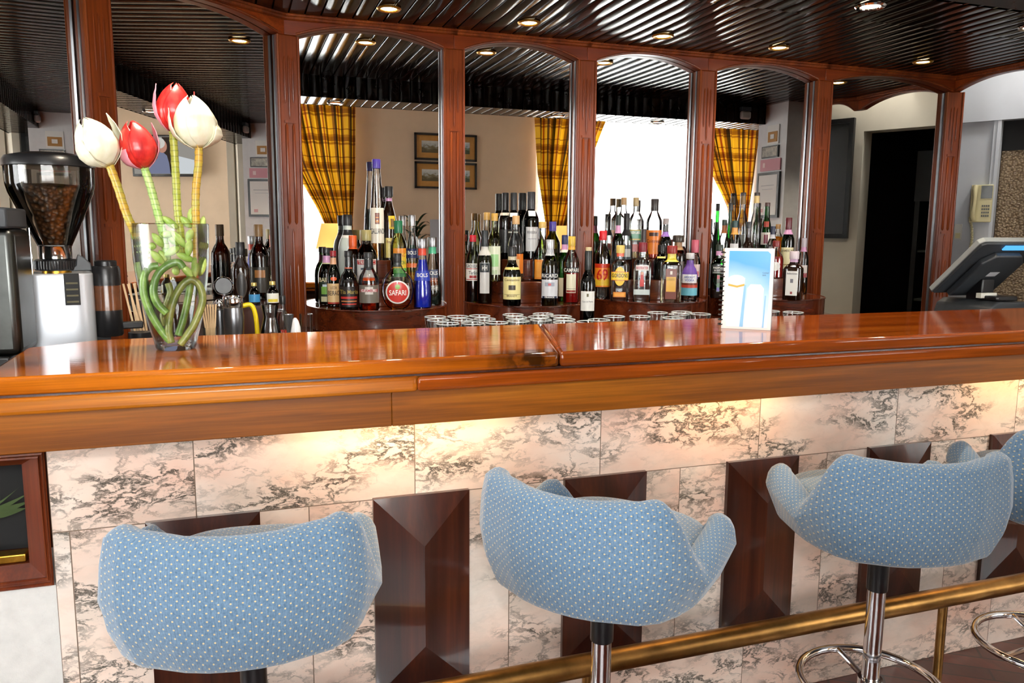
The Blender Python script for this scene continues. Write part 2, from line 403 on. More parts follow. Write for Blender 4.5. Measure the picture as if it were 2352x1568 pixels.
# ================================================================== mirrored back bar
PILX = [.203,.879,1.481,2.093,2.757,3.617]
def bay_frame(p, d):
    """function (u along wall, out towards the room, z) -> world"""
    d = Vector(d).normalized(); n = Vector((d.y, -d.x, 0))
    return lambda u, o, z: Vector(p)+d*u+n*o+Vector((0,0,z))
def make_pillar(loc, rotz, label):
    t = thing('fluted_pillar', label, 'pillar', loc, rotz, 'fluted mahogany pillars of the mirrored back bar')
    MB().box(-.045,-.05,.9,.045,0,2.142).build('shaft', W_PIL, t, bevel=.004)
    mb = MB()
    for sx in (-1,1):
        mb.tube([(sx*.040,-.051,.92),(sx*.040,-.051,2.14)], .0055, 8)
    mb.build('edge_bead', W_PIL, t)
    mb = MB()
    for x, z0, z1 in ((-.016,1.885,2.065),(0,1.825,2.07),(.016,1.885,2.065),(-.016,1.06,1.27),(0,1.06,1.405),(.016,1.06,1.27)):
        mb.lathe([(0,z0),(.0035,z0+.012),(.0045,z0+.02),(.0045,z1-.02),(.0035,z1-.012),(0,z1)], 8, (x,-.050,0))
    mb.build('fluting', W_PIL, t)
    mb = MB()
    for x in (-.014,.014):
        mb.lathe([(0,1.42),(.0065,1.43),(.0065,1.80),(0,1.815)], 8, (x,-.050,0))
    mb.box(-.022,-.054,1.812,.022,-.049,1.822); mb.box(-.022,-.054,1.405,.022,-.049,1.415)
    mb.build('carved_panel', W_PIL, t)
    MB().box(-.0495,-.030,.95,-.0455,-.020,2.14).build('edge_strip', STEEL, t, smooth=0, label='bright metal strip on the left edge')
    return t
names = ['at the corner left of the first bottle stand','between the first and second bottle stands','between the second and third bottle stands',
         'between the third and fourth bottle stands','right of the fourth bottle stand','at the right end, beside the white phone wall']
for x, nm in zip(PILX, names):
    make_pillar((x, YM, 0), R(17) if x < .3 else (R(-20) if x > 3.5 else 0), 'fluted mahogany pillar '+nm)
make_pillar(tuple(C1), R(41), 'fluted mahogany pillar behind the coffee grinder at the left')

def make_bay(p, d, L, label, gl, mname='arched_header', cornice=True):
    """arched wood header over one mirror; mirror is its own thing"""
    f = bay_frame(p, d); t = thing(mname, label, 'arch', tuple(f(L/2,0,0)), 0, 'arched wood headers above the mirrors')
    o = t.location; g = lambda u, o2, z: f(u, o2, z)-o
    zs, zc2 = 2.142, 2.190
    pts = [(0,ZC),(L,ZC),(L,zs),(L-.045,zs)]
    for i in range(1, 24):
        s = -1+2*i/24.0; pts.append((L/2-s*(L/2-.045), zs+(zc2-zs)*(1-abs(s)**2.2)))
    pts += [(.045,zs),(0,zs)]
    MB().prism(pts, (.0055,.048), lambda a, b, c: g(a, c, b)).build('arch_board', W_ARCH, t, smooth=30, bevel=.003)
    arc = [(L/2-s*(L/2-.045), zs+(zc2-zs)*(1-abs(s)**2.2)) for s in [-1+2*i/24.0 for i in range(25)]]
    MB().tube([g(a,.049,b+.005) for a, b in arc], .004, 6).build('arch_bead', W_PIL, t)
    if cornice:
        mb = MB()
        for oo, z, r in ((.058,2.2045,.0085),(.068,2.2125,.006)):
            mb.tube([g(-.012,oo,z), g(L+.012,oo,z)], r, 8)
        v = [(0,2.196),(0,ZC),(.075,ZC),(.062,2.203),(.05,2.196)]
        mb.prism([(a,b) for a, b in v], (0,L), lambda a, b, c: g(c, a, b))
        mb.build('cornice', W_PIL, t)
    if gl:
        m = MB(); q = [f(.02,.004,.9), f(L-.02,.004,.9), f(L-.02,.004,2.205), f(.02,.004,2.205)]
        q2 = [f(.02,-.004,.9), f(L-.02,-.004,.9), f(L-.02,-.004,2.205), f(.02,-.004,2.205)]
        c = f(L/2,0,.9); m.add([p_-c for p_ in q+q2], [(0,1,2,3),(7,6,5,4),(0,4,5,1),(1,5,6,2),(2,6,7,3),(3,7,4,0)])
        tag(m.build('wall_mirror', MIRROR, smooth=0, loc=tuple(c)), gl, 'mirror', 'mirrors of the back bar')
    return t
bays = ['first bottle stand','second bottle stand','third bottle stand','fourth bottle stand','dark doorway reflection at the right']
for i in range(5):
    a, b = PILX[i], PILX[i+1]
    make_bay((a,YM,0), (1,0,0), b-a, 'arched mahogany header above the mirror of the '+bays[i], 'tall wall mirror behind the '+bays[i] if i < 4 else 'tall wall mirror at the right, reflecting a doorway and a black picture')
make_bay(tuple(C1), -D1, .74, 'arched mahogany header above the mirror behind the tulips', 'tall wall mirror behind the tulips, reflecting a television')
make_bay(tuple(C2), -D2, .62, 'arched mahogany header above the mirror at the far left', 'tall wall mirror at the far left behind the coffee grinder')
make_bay((3.635,YM,0), (0,-1,0), .66, 'open arched mahogany header in front of the white phone wall', None)
make_bay((3.635,2.66,0), (-.62,-.78,0), .30, 'short open arched header beside the painted pier', None)
# backing wall behind the mirrors
mb = MB()
for p, d, L in (((.19,YM,0),(1,0,0),3.45), (tuple(C1),-D1,.74), (tuple(C2),-D2,.62)):
    f = bay_frame(p, d); v = [f(u,o,z) for z in (0,ZC) for o in (-.05,-.006) for u in (0,L)]
    mb.add(v, [(0,2,3,1),(4,5,7,6),(0,1,5,4),(2,6,7,3),(0,4,6,2),(1,3,7,5)])
struct(mb.build('wall_mirrors', W_PAN, smooth=0))

# back worktop and service shelf
t = thing('back_counter', 'dark wooden back counter under the bottle stands', 'counter', (1.9,3.1,0))
MB().box(-1.78,-.22,.97,.87,.205,1.01).build('worktop', W_TRAY, t, bevel=.004)
MB().box(-1.76,-.19,0,.86,.2,.97).build('cabinet', W_PAN, t)
GRAN = worn('grey_granite', (120,112,104), .3, 0, .3, 60)
t = thing('left_worktop', 'grey stone worktop behind the left end of the bar', 'counter', (-.35,2.6,0))
q = [(-.9,-.30),(.42,-.30),(.42,.62),(-.06,.27),(-.75,-.28)]
MB().prism(q, (.985,1.01)).build('worktop', GRAN, t, bevel=.003)
q = [(-.6,-.28),(.40,-.28),(.40,.58),(-.05,.24)]
MB().prism(q, (0,.985)).build('cabinet', W_PAN, t)
t = thing('riser_shelf', 'low dark shelf riser along the left mirror', 'shelf', (.02,3.0,1.01))
MB().prism([(x-.02,y-3.0) for x, y in ((-.21,3.015),(-.10,2.84),(.145,2.82),(.145,3.225))], (.0005,.13)).build('riser', W_PAN, t, bevel=.003)
t = thing('service_shelf', 'narrow service shelf behind the bar top carrying upturned glasses', 'shelf', (1.9,2.5,0))
MB().box(-1.83,-.225,.985,.40,.26,1.01).build('shelf_board', STEEL, t, bevel=.003)
MB().box(-1.80,-.22,0,.38,.23,.985).build('cabinet', W_PAN, t)
t = thing('till_stand', 'low dark stand under the grey touch-screen till', 'stand', (3.05,2.58,0))
MB().box(-.21,-.15,.985,.22,.16,1.01).build('top', W_TRAY, t); MB().box(-.19,-.13,0,.20,.14,.985).build('cabinet', W_PAN, t)
# ================================================================== bar counter
t = thing('bar_counter', 'bar base clad in pink veined marble with raised dark wood panels', 'bar counter', (1.4,1.9,0))
o = t.location
def tiles(mb, x0, x1, z0, z1, y, seams, seed):
    xs = [x0]+[s for s in seams if x0 < s < x1]+[x1]; g = .0012; rr = random.Random(seed)
    for a, b in zip(xs, xs[1:]):
        du, dv = rr.uniform(0,9), rr.uniform(0,9); p = [(a+g,z0+g),(b-g,z0+g),(b-g,z1-g),(a+g,z1-g)]
        mb.add([(u-o.x,y-o.y,z) for u, z in p], [(0,1,2,3)], 0, [[((u if (seed+len(mb.f)) % 3 else -u)+du,z+dv) for u, z in p]])
SE = [-.109+.5065*k for k in range(-1,8)]
mb = MB()
tiles(mb, -.40,3.27,.747,1.045,1.864,SE,3)
tiles(mb, -.40,3.27,.238,.747,1.864,[.14+.5065*k for k in range(-1,8)],5)
tiles(mb, -.40,3.27,0,.238,1.864,[1.393-.5*3+.5*k for k in range(8)],8)
mb.build('marble_cladding', MARBLE, t, smooth=0)
MB().box(-.40-o.x,1.8645-o.y,0,3.27-o.x,2.10-o.y,1.045).build('core', GROUT, t, smooth=0)
for k in range(7):
    x0 = -.215+.506*k; w = .243
    mb = MB(); z0, z1, y0, yb, yr = .236,.752,1.8635,1.850,1.826; xm = x0+w/2
    q = lambda x, y, z: (x-o.x, y-o.y, z)
    v = [q(x0,y0,z0),q(x0+w,y0,z0),q(x0+w,y0,z1),q(x0,y0,z1),q(x0,yb,z0),q(x0+w,yb,z0),q(x0+w,yb,z1),q(x0,yb,z1),q(xm,yr,z0+w*.52),q(xm,yr,z1-w*.52)]
    mb.add(v, [(0,4,5,1),(1,5,6,2),(2,6,7,3),(3,7,4,0),(4,8,5),(5,8,9,6),(6,9,7),(7,9,8,4),(0,1,2,3)])
    mb.build('raised_panel', W_PAN, t, smooth=0)

t = thing('worktop', 'glossy orange mahogany bar top with stepped edge mouldings', 'bar top', (1.4,1.9,1.12))
o = t.location; O2 = lambda pts: [(x-o.x, y-o.y) for x, y in pts]
MB().prism(O2([(-.462,1.697),(-.45,1.692),(.708,1.692),(.872,2.24),(-.10,2.238),(-.345,2.216),(-.478,2.112),(-.470,1.75)]), (-.036,0)).build('left_board', W_TOP, t, bevel=.009)
MB().prism(O2([(.7095,1.692),(3.27,1.692),(3.27,2.24),(.8735,2.24)]), (-.036,0)).build('right_board', W_TOPR, t, bevel=.009)
for x0, x1, m in ((-.47,.365,W_MOLD),(.3655,3.27,W_TOPR)):
    e = .0 if x0 < 0 else .03
    MB().prism(O2([(x0-(.03 if x0 > 0 else 0),1.688),(x1+(.0 if x0 > 0 else 0),1.688),(x1+(0 if x0 > 0 else .03),1.74),(x0,1.74)] if x0 < 0 else [(x0,1.688),(x1,1.688),(x1,1.74),(x0+.03,1.74)]), (-.074,-.040)).build('edge_moulding', m, t, bevel=.008)
MB().box(-.46-o.x,1.705-o.y,-.041,3.27-o.x,1.9-o.y,-.0355).build('groove', W_PAN, t, smooth=0)
MB().box(-.449-o.x,1.716-o.y,-.155,.315-o.x,1.742-o.y,-.073).build('apron', W_APR, t, bevel=.002)
MB().box(.3155-o.x,1.716-o.y,-.155,3.27-o.x,1.742-o.y,-.073).build('apron', W_APR, t, bevel=.002)
MB().box(-.449-o.x,1.7425-o.y,-.155,-.425-o.x,1.86-o.y,-.073).build('end_board', W_APR, t, bevel=.002)

WARM = emis('warm_tube', (255,214,146), 34)
for k, (a, b) in enumerate(((.12,.62),(1.12,1.46),(2.2,2.62))):
    t = thing('under_counter_light', 'warm strip light under the bar top, '+('nearest the left end','in the middle','at the right edge')[k], 'light', ((a+b)/2,1.765,.985), 0, 'strip lights under the bar top')
    h = (b-a)/2
    MB().box(-h,-.018,.0,h,.018,.028).build('housing', WHITE, t, smooth=0)
    MB().tube([(-h+.01,.0,-.009),(h-.01,.0,-.009)], .008, 10).build('tube', WARM, t)

# display niche and plinth left of the counter
t = thing('display_niche', 'wood framed dark display niche at the far left end of the bar', 'display case', (-.62,1.86,.62))
o = t.location; q = lambda x, y, z: (x-o.x, y-o.y, z-o.z)
mb = MB()
fr = [(-.403,.63),(-.403,.93),(-.95,.93),(-.95,.63)]
inn = [(-.455,.672),(-.455,.895),(-.90,.895),(-.90,.672)]
v = [q(x,1.862,z) for x, z in fr]+[q(x,1.90,z) for x, z in inn]+[q(x,2.0,z) for x, z in inn]
f = []
for i in range(4):
    j = (i+1) % 4; f += [(i,j,j+4,i+4),(i+4,j+4,j+8,i+8)]
f += [(8,9,10,11)]
mb.add(v, f); mb.build('case', W_NICHE, t, smooth=0)
mb = MB()
for d_ in (.004,.013):
    pts = [q(-.403-d_,1.858+d_*.9,.63+d_),q(-.403-d_,1.858+d_*.9,.93-d_),q(-.95+d_,1.858+d_*.9,.93-d_),q(-.95+d_,1.858+d_*.9,.63+d_)]
    mb.tube(pts, .0045, 6, closed=True)
mb.build('frame_bead', W_NICHE, t)
MB().box(-.899-o.x,1.992-o.y,.674-o.z,-.457-o.x,1.998-o.y,.893-o.z).build('back_panel', BLACKV, t, smooth=0)
MB().box(-.60-o.x,1.905-o.y,.673-o.z,-.462-o.x,1.94-o.y,.692-o.z).build('gold_plinth', GOLD, t, bevel=.003)
mb = MB()
lf = plain('niche_leaf', (50,70,18), .5)
for k in range(4):
    a = -.5+k*.35
    mb.grid(lambda u, w, a=a, k=k: q(-.56+ (u-.5)*.02*math.sin(math.pi*w)+.11*w*math.cos(a), 1.95-.01*k, .78+.06*w*math.sin(a)+.03*w*w+(u-.5)*.02*math.sin(math.pi*w)), 5, 9)
mb.build('leaves', lf, t)
mb = MB(); mb.box(-1.2-o.x,1.845-o.y,.945-o.z,-.452-o.x,1.93-o.y,.98-o.z); mb.box(-1.2-o.x,1.85-o.y,.93-o.z,-.403-o.x,1.93-o.y,.944-o.z)
mb.build('top_rail', W_NICHE, t, bevel=.003)
struct(MB().box(-1.6,1.866,0,-.4005,2.1,.628).build('wall_plinth', worn('rough_white_plaster',(214,212,208),.8,0,.05,30,.5), smooth=0))
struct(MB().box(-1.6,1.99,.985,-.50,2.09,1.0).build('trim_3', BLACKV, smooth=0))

# brass foot rail
t = thing('foot_rail', 'long brass foot rail on posts in front of the marble bar', 'rail', (1.4,1.64,.35))
MB().tube([(-1.85,0,0),(1.86,0,0)], .028, 20).build('rail_tube', BRASS, t)
for x in (-.37,.78,1.93,3.05):
    mb = MB(); mb.lathe([(.013,-.349),(.013,-.026)], 14, (x-1.4,.012,0)); mb.lathe([(0,-.35),(.032,-.35),(.032,-.343),(.013,-.338)], 16, (x-1.4,.012,0))
    mb.build('post', BRASS, t)

# ================================================================== bar stools
def se(th, a, b, p=3.4):
    s, c = math.sin(th), -math.cos(th); k = 1/((abs(s)**p+abs(c)**p)**(1/p)); return s*k*a, c*k*b
SZ = .664
def table(P, d):
    for (a, h), (b, g) in zip(P, P[1:]):
        if d <= b: return h+(g-h)*(d-a)/(b-a)
def rim(deg):
    return table([(0,.241),(24,.242),(46,.247),(55,.250),(59,.241),(62,.218),(71,.128),(74,.116),(78,.114),(100,.132),(122,.150),(130,.147),(137,.125),(146,.08),(156,.062),(180,.06)], abs(deg))
PX = [(0,0),(12,.046),(24,.090),(36,.132),(48,.178),(58,.212),(66,.231),(72,.240),(76,.242),(90,.243),(120,.238),(134,.220),(148,.165),(164,.08),(180,0)]
PY = [(0,-.236),(12,-.233),(24,-.223),(36,-.205),(48,-.186),(58,-.150),(66,-.100),(72,-.056),(76,-.040),(90,.01),(120,.125),(134,.17),(148,.198),(164,.21),(180,.213)]
def plan(deg):
    x = table(PX, abs(deg)); return (x if deg >= 0 else -x), table(PY, abs(deg))
def shell_pt(u, v):
    deg = -180+360*u; th = R(deg); H = rim(deg); back = max(0, math.cos(th))
    x0, y0 = plan(deg)
    # v: 0 bottom centre .. .5 rim outside .. 1 inside seat level
    if v <= .72:
        s = v/.72
        prof = [(0,0),(.18,.70),(.30,.875),(.45,.965),(.62,1.0),(.85,.985),(1,.955)]
        zz = [(0,0),(.18,.008),(.30,.03),(.45,.085),(.62,None),(.85,None),(1,None)]
        base = min(.085, H*.6)
        zs = [0,.008,.028,base,base+(H-base)*.35,base+(H-base)*.75,H]
        for i in range(6):
            if s <= prof[i+1][0]+1e-9:
                k = (s-prof[i][0])/(prof[i+1][0]-prof[i][0]); r = prof[i][1]+(prof[i+1][1]-prof[i][1])*k; z = zs[i]+(zs[i+1]-zs[i])*k; break
        return (x0*r, y0*r, z)
    s = (v-.72)/.28; th_ = .05
    rr = math.hypot(x0, y0); r = .955-(th_/rr)*min(1, s*2.2); z = H+.014*math.sin(math.pi*min(1, s*2.2)) if s < .455 else H-(H-.06)*((s-.455)/.545)
    return (x0*r, y0*r, z)
def shell_uv(u, v):
    deg = -180+360*u; H = rim(deg); s = v/.72
    return (R(deg)*.218+3.0, (.2+s*.33 if s < .45 else .3485+(s-.45)/.55*(H-.06)) if v <= .72 else .3485+H-.06+(v-.72)/.28*.2)
def make_stool(label, loc, rz):
    t = thing('bar_stool', label, 'bar stool', loc, rz, 'blue upholstered bar stools along the counter')
    s = MB().grid(lambda u, v: tuple(Vector(shell_pt(u, max(v, .004)))+Vector((0,0,SZ))), 180, 44, shell_uv, cu=True)
    s.build('seat_shell', FABRIC, t, smooth=180)
    def cush(u, v):
        th = R(-180+360*u); x0, y0 = se(th, .186, .16 if math.cos(th) > 0 else .205, 3.0)
        P = [(0,.120),(.6,.126),(.9,.124),(.985,.115),(1.0,.10),(.96,.05)]
        k = v*5; i = min(4, int(k)); f = k-i; r = P[i][0]+(P[i+1][0]-P[i][0])*f; z = P[i][1]+(P[i+1][1]-P[i][1])*f
        if v < .2: r = .6*f; z = .120+.006*f
        return (x0*max(r,.01), y0*max(r,.01)+.012, z+SZ)
    MB().grid(cush, 72, 24, lambda u, v: (cush(u,v)[0]+2, cush(u,v)[1]+2), cu=True).build('seat_cushion', FABRIC, t, smooth=180)
    MB().lathe([(0,SZ-.03),(.06,SZ-.03),(.06,SZ),(0,SZ)], 24).build('mounting_plate', BLACKP, t, label='black plate under the seat')
    MB().lathe([(.024,.545),(.0245,.548),(.0245,SZ-.01),(.0235,SZ-.004)], 24).build('sleeve', BLACKP, t, label='black upper sleeve')
    MB().lathe([(.021,.02),(.021,.552)], 24).build('column', CHROME, t)
    mb = MB(); n = 40
    mb.tube([(.165*math.cos(2*math.pi*i/n), .165*math.sin(2*math.pi*i/n), .30) for i in range(n)], .0105, 12, closed=True)
    for k in range(3):
        a = R(90+120*k); mb.tube([(.02*math.cos(a),.02*math.sin(a),.30),(.16*math.cos(a),.16*math.sin(a),.30)], .0075, 8)
    mb.lathe([(.022,.285),(.029,.285),(.029,.315),(.022,.315)], 24)
    mb.build('foot_ring', CHROME, t)
    MB().lathe([(0,0),(.205,0),(.205,.010),(.16,.024),(.05,.036),(.024,.05)], 40).build('base_disc', CHROME, t)
    return t
st = make_stool('blue dotted bar stool at the left end, back turned squarely to the viewer', (.0,1.47,0), R(-8))
dup(st, (.700,1.415,0), R(-53), 'second blue dotted bar stool, swivelled right with seat and one arm showing')
dup(st, (1.44,1.42,0), R(-14), 'third blue dotted bar stool, its left arm showing beside the back')
dup(st, (2.035,1.42,0), R(-25), 'blue bar stool mostly cut off by the right edge of the photo')

# ================================================================== vase of tulips
VL = Vector((-.143,2.0,1.1205)); vrz = R(4)
GLASS = thin_glass('clear_glass', (.97,.98,.975), (.86,.90,.89), .9, ior=1.38)
BGLASS = thin_glass('bottle_glass', (.94,.955,.95), (.42,.47,.46), 1.3)
GLASSB = thin_glass('thick_clear_glass', (.94,.96,.96), (.74,.80,.80), 1.5)
vase = thing('glass_vase', 'tall clear tapered glass vase of tulips standing on the bar top', 'vase', VL, vrz)
vo = [(0,.0),(.041,.0),(.0445,.004),(.048,.02),(.059,.06),(.069,.11),(.077,.16),(.082,.21),(.0845,.290)]
MB().lathe(vo+[(.0830,.292),(.0810,.290)]+[(r-.0045,max(z,.014)) for r, z in vo[::-1][1:-2]]+[(0,.014)], 48).build('bowl', GLASS, vase)
MB().lathe([(0,.0005),(.040,.0005),(.043,.005),(.044,.013),(0,.013)], 40).build('base', GLASS, vase, label='thick glass base')
def vp(px, py, d=0.0): return ((px-409+(800-py)*.0625)*.000926, d, (803-py)*.000993)
def smoothpath(pts, n=6):
    P = [Vector(p) for p in pts]; out = []
    for i in range(len(P)-1):
        a, b, c, d = P[max(i-1,0)], P[i], P[i+1], P[min(i+2,len(P)-1)]
        for k in range(n):
            s = k/n; out.append(.5*((2*b)+(c-a)*s+(2*a-5*b+4*c-d)*s*s+(3*b-a-3*c+d)*s**3))
    out.append(P[-1]); return out
def stem_mat(name, c1, c2, rings=False):
    m = N(name); z = m.n('SeparateXYZ', {0: m.n('TexCoord').outputs['Object']}).outputs[2]
    nz = m.noise(m.coord(scale=(30,30,30)), 1.5, 3)
    col = m.mix(m.ramp(nz, [(.35,(0,0,0,1)),(.65,(1,1,1,1))]), lin(*c1), lin(*c2))
    if rings:
        fr = m.math('FRACT', m.math('ADD', m.math('MULTIPLY', z, 80.0), m.math('MULTIPLY', nz, .6)))
        col = m.mix(m.ramp(fr, [(.0, (.75,.75,.75,1)), (.16, (0,0,0,1)), (.9, (0,0,0,1)), (1.0, (.75,.75,.75,1))]), col, lin(*[int(q*.62) for q in c1]))
    return m.done(m.bsdf(col=col, rough=.45, coat=.2))
ST_Y = stem_mat('yellow_stem', (196,150,40), (170,160,60), True); ST_G = stem_mat('green_stem', (150,190,90), (190,205,130), True)
ST_L = stem_mat('olive_stem', (158,168,52), (186,186,80), True); CURL = stem_mat('curled_green_stem', (70,104,34), (116,150,70)); CURL2 = stem_mat('curled_olive_stem', (92,104,38), (130,134,66))
LEAF = stem_mat('leaf_green', (140,174,70), (190,206,116))
RED = N('red_petal'); RED = RED.done(RED.bsdf(col=RED.ramp(RED.noise(RED.coord(scale=(60,60,9)), 1.2, 3), [(.3, lin(176,14,22)), (.7, lin(232,60,50))]), rough=.35, coat=.3))
PINKI = plain('pink_petal', (226,150,164), .4)
IV = N('ivory_petal'); IV = IV.done(IV.bsdf(col=IV.ramp(IV.noise(IV.coord(scale=(60,60,9)), 1.2, 3), [(.3, lin(226,222,190)), (.7, lin(240,238,216))]), rough=.4, coat=.2))
def interp(P, v):
    for (a, x), (b, y) in zip(P, P[1:]):
        if v <= b: return x+(y-x)*(v-a)/(b-a)
    return P[-1][1]
def petal(mb, base, axis, L, Rb, phi, wid, open_=0.0, tipcurl=0.0):
    ax = Vector(axis).normalized(); e1 = Vector((1,0,0)); e1 = (e1-ax*e1.dot(ax)).normalized(); e2 = ax.cross(e1)
    PR = [(0,.18),(.08,.5),(.2,.84),(.38,1.0),(.58,.96),(.78,.72),(.92,.42),(1,.16)]
    PO = [(0,.22),(.12,.62),(.3,.98),(.5,1.12),(.75,1.1),(.9,1.02),(1,1.0)]
    WD = [(0,.5),(.15,.95),(.45,1.0),(.7,.85),(.88,.5),(1,.03)]
    def fn(u, v):
        s = 2*u-1; a = phi+s*wid*interp(WD, v); r = Rb*(interp(PR, v) if open_ < .15 else interp(PO, v)*(.82+.5*open_))
        z = L*v*(1-.25*max(0,open_)*v)+tipcurl*max(0,v-.8)*L
        return Vector(base)+ax*z+(e1*math.cos(a)+e2*math.sin(a))*r*(1+.02*abs(s))
    mb.grid(fn, 11, 17)
def tulip(label, stem, smat, d, bloom, pm, openp, curls, leaves, rs=.0088):
    t = thing('tulip', label, 'flower', VL, vrz, 'artificial tulips in the glass vase')
    pts = smoothpath([vp(x,y,d+dd) for x, y, dd in stem], 9)
    rad = [rs*(1+.0*i)*(1.10 if (i % 4) == 0 else 1.0) for i in range(len(pts))]
    MB().tube(pts, rad, 12).build('stem', smat, t, smooth=60)
    (bx,by),(tx,ty),w = bloom; b = Vector(vp(bx,by,d)); tp = Vector(vp(tx,ty,d)); L = (tp-b).length; ax = tp-b
    for k in range(3):
        mb = MB(); petal(mb, b, ax, L, w*.92, R(90+120*k), R(72)); ob = mb.build('petal', pm, t, smooth=180)
        sm = ob.modifiers.new('s', 'SOLIDIFY'); sm.thickness = .0012
    for phi, op, lf, tc, m2 in openp:
        mb = MB(); petal(mb, b, ax, L*lf, w, R(phi), R(44) if op < .15 else R(30), op, tc); ob = mb.build('petal', m2 or pm, t, smooth=180)
        sm = ob.modifiers.new('s', 'SOLIDIFY'); sm.thickness = .0012
    MB().lathe([(0,-.004),(.006,-.003),(.008,.004),(.004,.012)], 12, tuple(b)).build('receptacle', smat, t)
    for cpts, dd, m2, rr in curls:
        MB().tube(smoothpath([vp(280+x*.2167,480+y*.2167,dd) for x, y in cpts], 7), rr, 12).build('curled_stem', m2, t, smooth=180)
    for x, y, ang, dd, ln in leaves:
        c = Vector(vp(280+x*.2167,480+y*.2167,dd)); a = R(ang); dx = Vector((math.cos(a),.25,math.sin(a))).normalized()
        lo = MB().tube([c-dx*ln, c-dx*ln*.75, c-dx*ln*.3, c+dx*ln*.25, c+dx*ln*.75, c+dx*ln], [.0005,.0050,.0086,.0090,.0058,.0006], 10).build('leaf', LEAF, t, smooth=180)
    return t
tulip('white tulip on a yellow stem, leaning furthest left in the vase', [(258,383,0),(276,432,0),(293,485,0),(308,520,0),(326,560,.01),(336,590,.02)], ST_Y, -.02,
      ((258,385),(201,284),.047), IV, [(-75,.0,1.0,0,None),(15,.42,1.0,.3,None),(200,.05,.9,0,None)],
      [([(400,578),(320,590),(262,660),(245,780),(260,900),(310,1040),(370,1160),(440,1270),(520,1370)], -.048, CURL, .0085), ([(200,550),(212,640),(240,730)], .02, LEAF, .009)],
      [(190,370,80,-.02,.012),(240,435,0,-.03,.014),(235,505,-30,-.01,.01),(150,270,-60,0,.012)])
tulip('red tulip on a pale green stem, second from the left in the vase', [(333,385,0),(346,425,0),(361,478,0),(372,520,0),(381,560,0),(388,610,0)], ST_G, -.01,
      ((333,387),(301,282),.042), RED, [(-70,.0,1.0,0,None),(10,.30,.98,0,PINKI),(60,.1,.95,0,None),(190,.12,.7,0,PINKI)],
      [([(655,600),(610,545),(530,555),(430,620),(370,720),(352,850),(395,970),(490,1075)], -.055, CURL, .0088)],
      [(390,310,-55,-.03,.02),(385,490,-50,-.035,.022),(330,375,80,-.02,.009),(480,248,5,-.03,.014),(440,480,-65,-.02,.016)])
tulip('tall red tulip, the highest bloom in the vase', [(396,298,0),(400,350,0),(404,405,0),(407,455,0),(410,490,0),(416,530,0),(422,580,0)], ST_L, .02,
      ((395,298),(401,188),.042), RED, [(-80,.0,1.0,0,None),(185,.26,.98,0,PINKI),(5,.22,.95,0,None),(60,.1,.95,0,None)],
      [([(735,690),(735,800),(715,930),(690,1060),(660,1190),(615,1330)], -.03, CURL, .0085), ([(500,780),(525,880),(490,1000),(450,1130),(480,1240)], .02, CURL2, .008)],
      [(515,125,-42,-.01,.022),(550,310,-50,-.02,.018),(610,300,-52,-.035,.026),(540,425,30,-.045,.020),(685,120,-50,-.01,.018),(580,640,-80,.0,.012)])
tulip('white tulip on a yellow stem, rightmost in the vase', [(455,333,0),(455,372,0),(450,430,0),(450,480,0),(452,520,0),(454,600,0),(450,640,0)], ST_Y, -.02,
      ((455,337),(435,219),.050), IV, [(-70,.02,1.0,0,None),(180,.34,.86,0,None),(0,.1,.9,0,None),(60,.1,.95,0,None),(-20,.30,.45,0,None)],
      [([(540,1395),(512,1260),(528,1080),(580,900),(660,775),(750,725),(830,790),(868,910),(850,1040),(785,1200),(710,1320),(635,1420)], -.05, CURL2, .0085)],
      [(720,260,70,-.04,.016),(715,390,80,-.045,.022),(680,490,-25,-.045,.022),(705,640,-50,-.05,.022),(785,595,88,-.05,.024),(860,590,75,-.04,.024),(850,170,75,-.01,.028),(740,60,85,0,.022),(845,420,60,-.02,.018),(885,380,60,-.01,.012),(850,280,70,.0,.018)])

# ================================================================== spiral menu
t = thing('spiral_menu', 'upright spiral-bound drinks menu with a blue cover standing on the bar top', 'menu', (1.417,1.959,1.1205), R(-40.3))
W2, H = .070, .236; lean = .05
def mfn(u, z, o2=0.0): return (u, lean*z-.018-o2, z)
MB().prism([(-W2,0),(W2,0),(W2,H),(-W2,H)], (0,.002), lambda a, b, c: mfn(a,b,c)).build('front_cover', PAPER, t, smooth=0)
MB().prism([(-W2,0),(W2,0),(W2,H),(-W2,H)], (0,.002), lambda a, b, c: (a,.030-b*.12-c,b)).build('back_cover', plain('grey_board',(150,152,156),.6), t, smooth=0)
m = N('menu_cover_print'); sp = m.n('SeparateXYZ', {0: m.n('TexCoord').outputs['Object']}); wv = m.noise(m.coord(scale=(6,6,9)), 1.0, 2)
f_ = m.math('ADD', m.math('MULTIPLY', sp.outputs[2], 3.6), m.math('ADD', m.math('MULTIPLY', wv, .36), m.math('MULTIPLY', sp.outputs[0], 1.2)))
cov = m.done(m.bsdf(col=m.ramp(f_, [(.30, lin(220,232,243)), (.62, lin(176,212,238)), (.85, lin(84,164,218)), (1.0, lin(84,168,222)), ]), rough=.25, coat=.3))
pic = MB().prism([(-.056,.006),(.060,.006),(.060,.220),(.052,.228),(-.056,.228)], (.002,.0026), lambda a, b, c: mfn(a,b,c)).build('cover_picture', cov, t, smooth=0)
def art(name, polys, mat, o2=.0027):
    mb = MB()
    for p in polys: mb.add([mfn(a,b,o2) for a, b in p], [tuple(range(len(p)))])
    mb.build(name, mat, pic, smooth=0)
ell = lambda cx, cy, a, b, k0=0, k1=24, n=24: [(cx+a*math.cos(2*math.pi*k/n), cy+b*math.sin(2*math.pi*k/n)) for k in range(k0, k1)]
art('printed_glass', [[(-.055,.007),(-.012,.007),(-.008,.15),(-.055,.15)]], plain('print_ice',(214,232,244),.3))
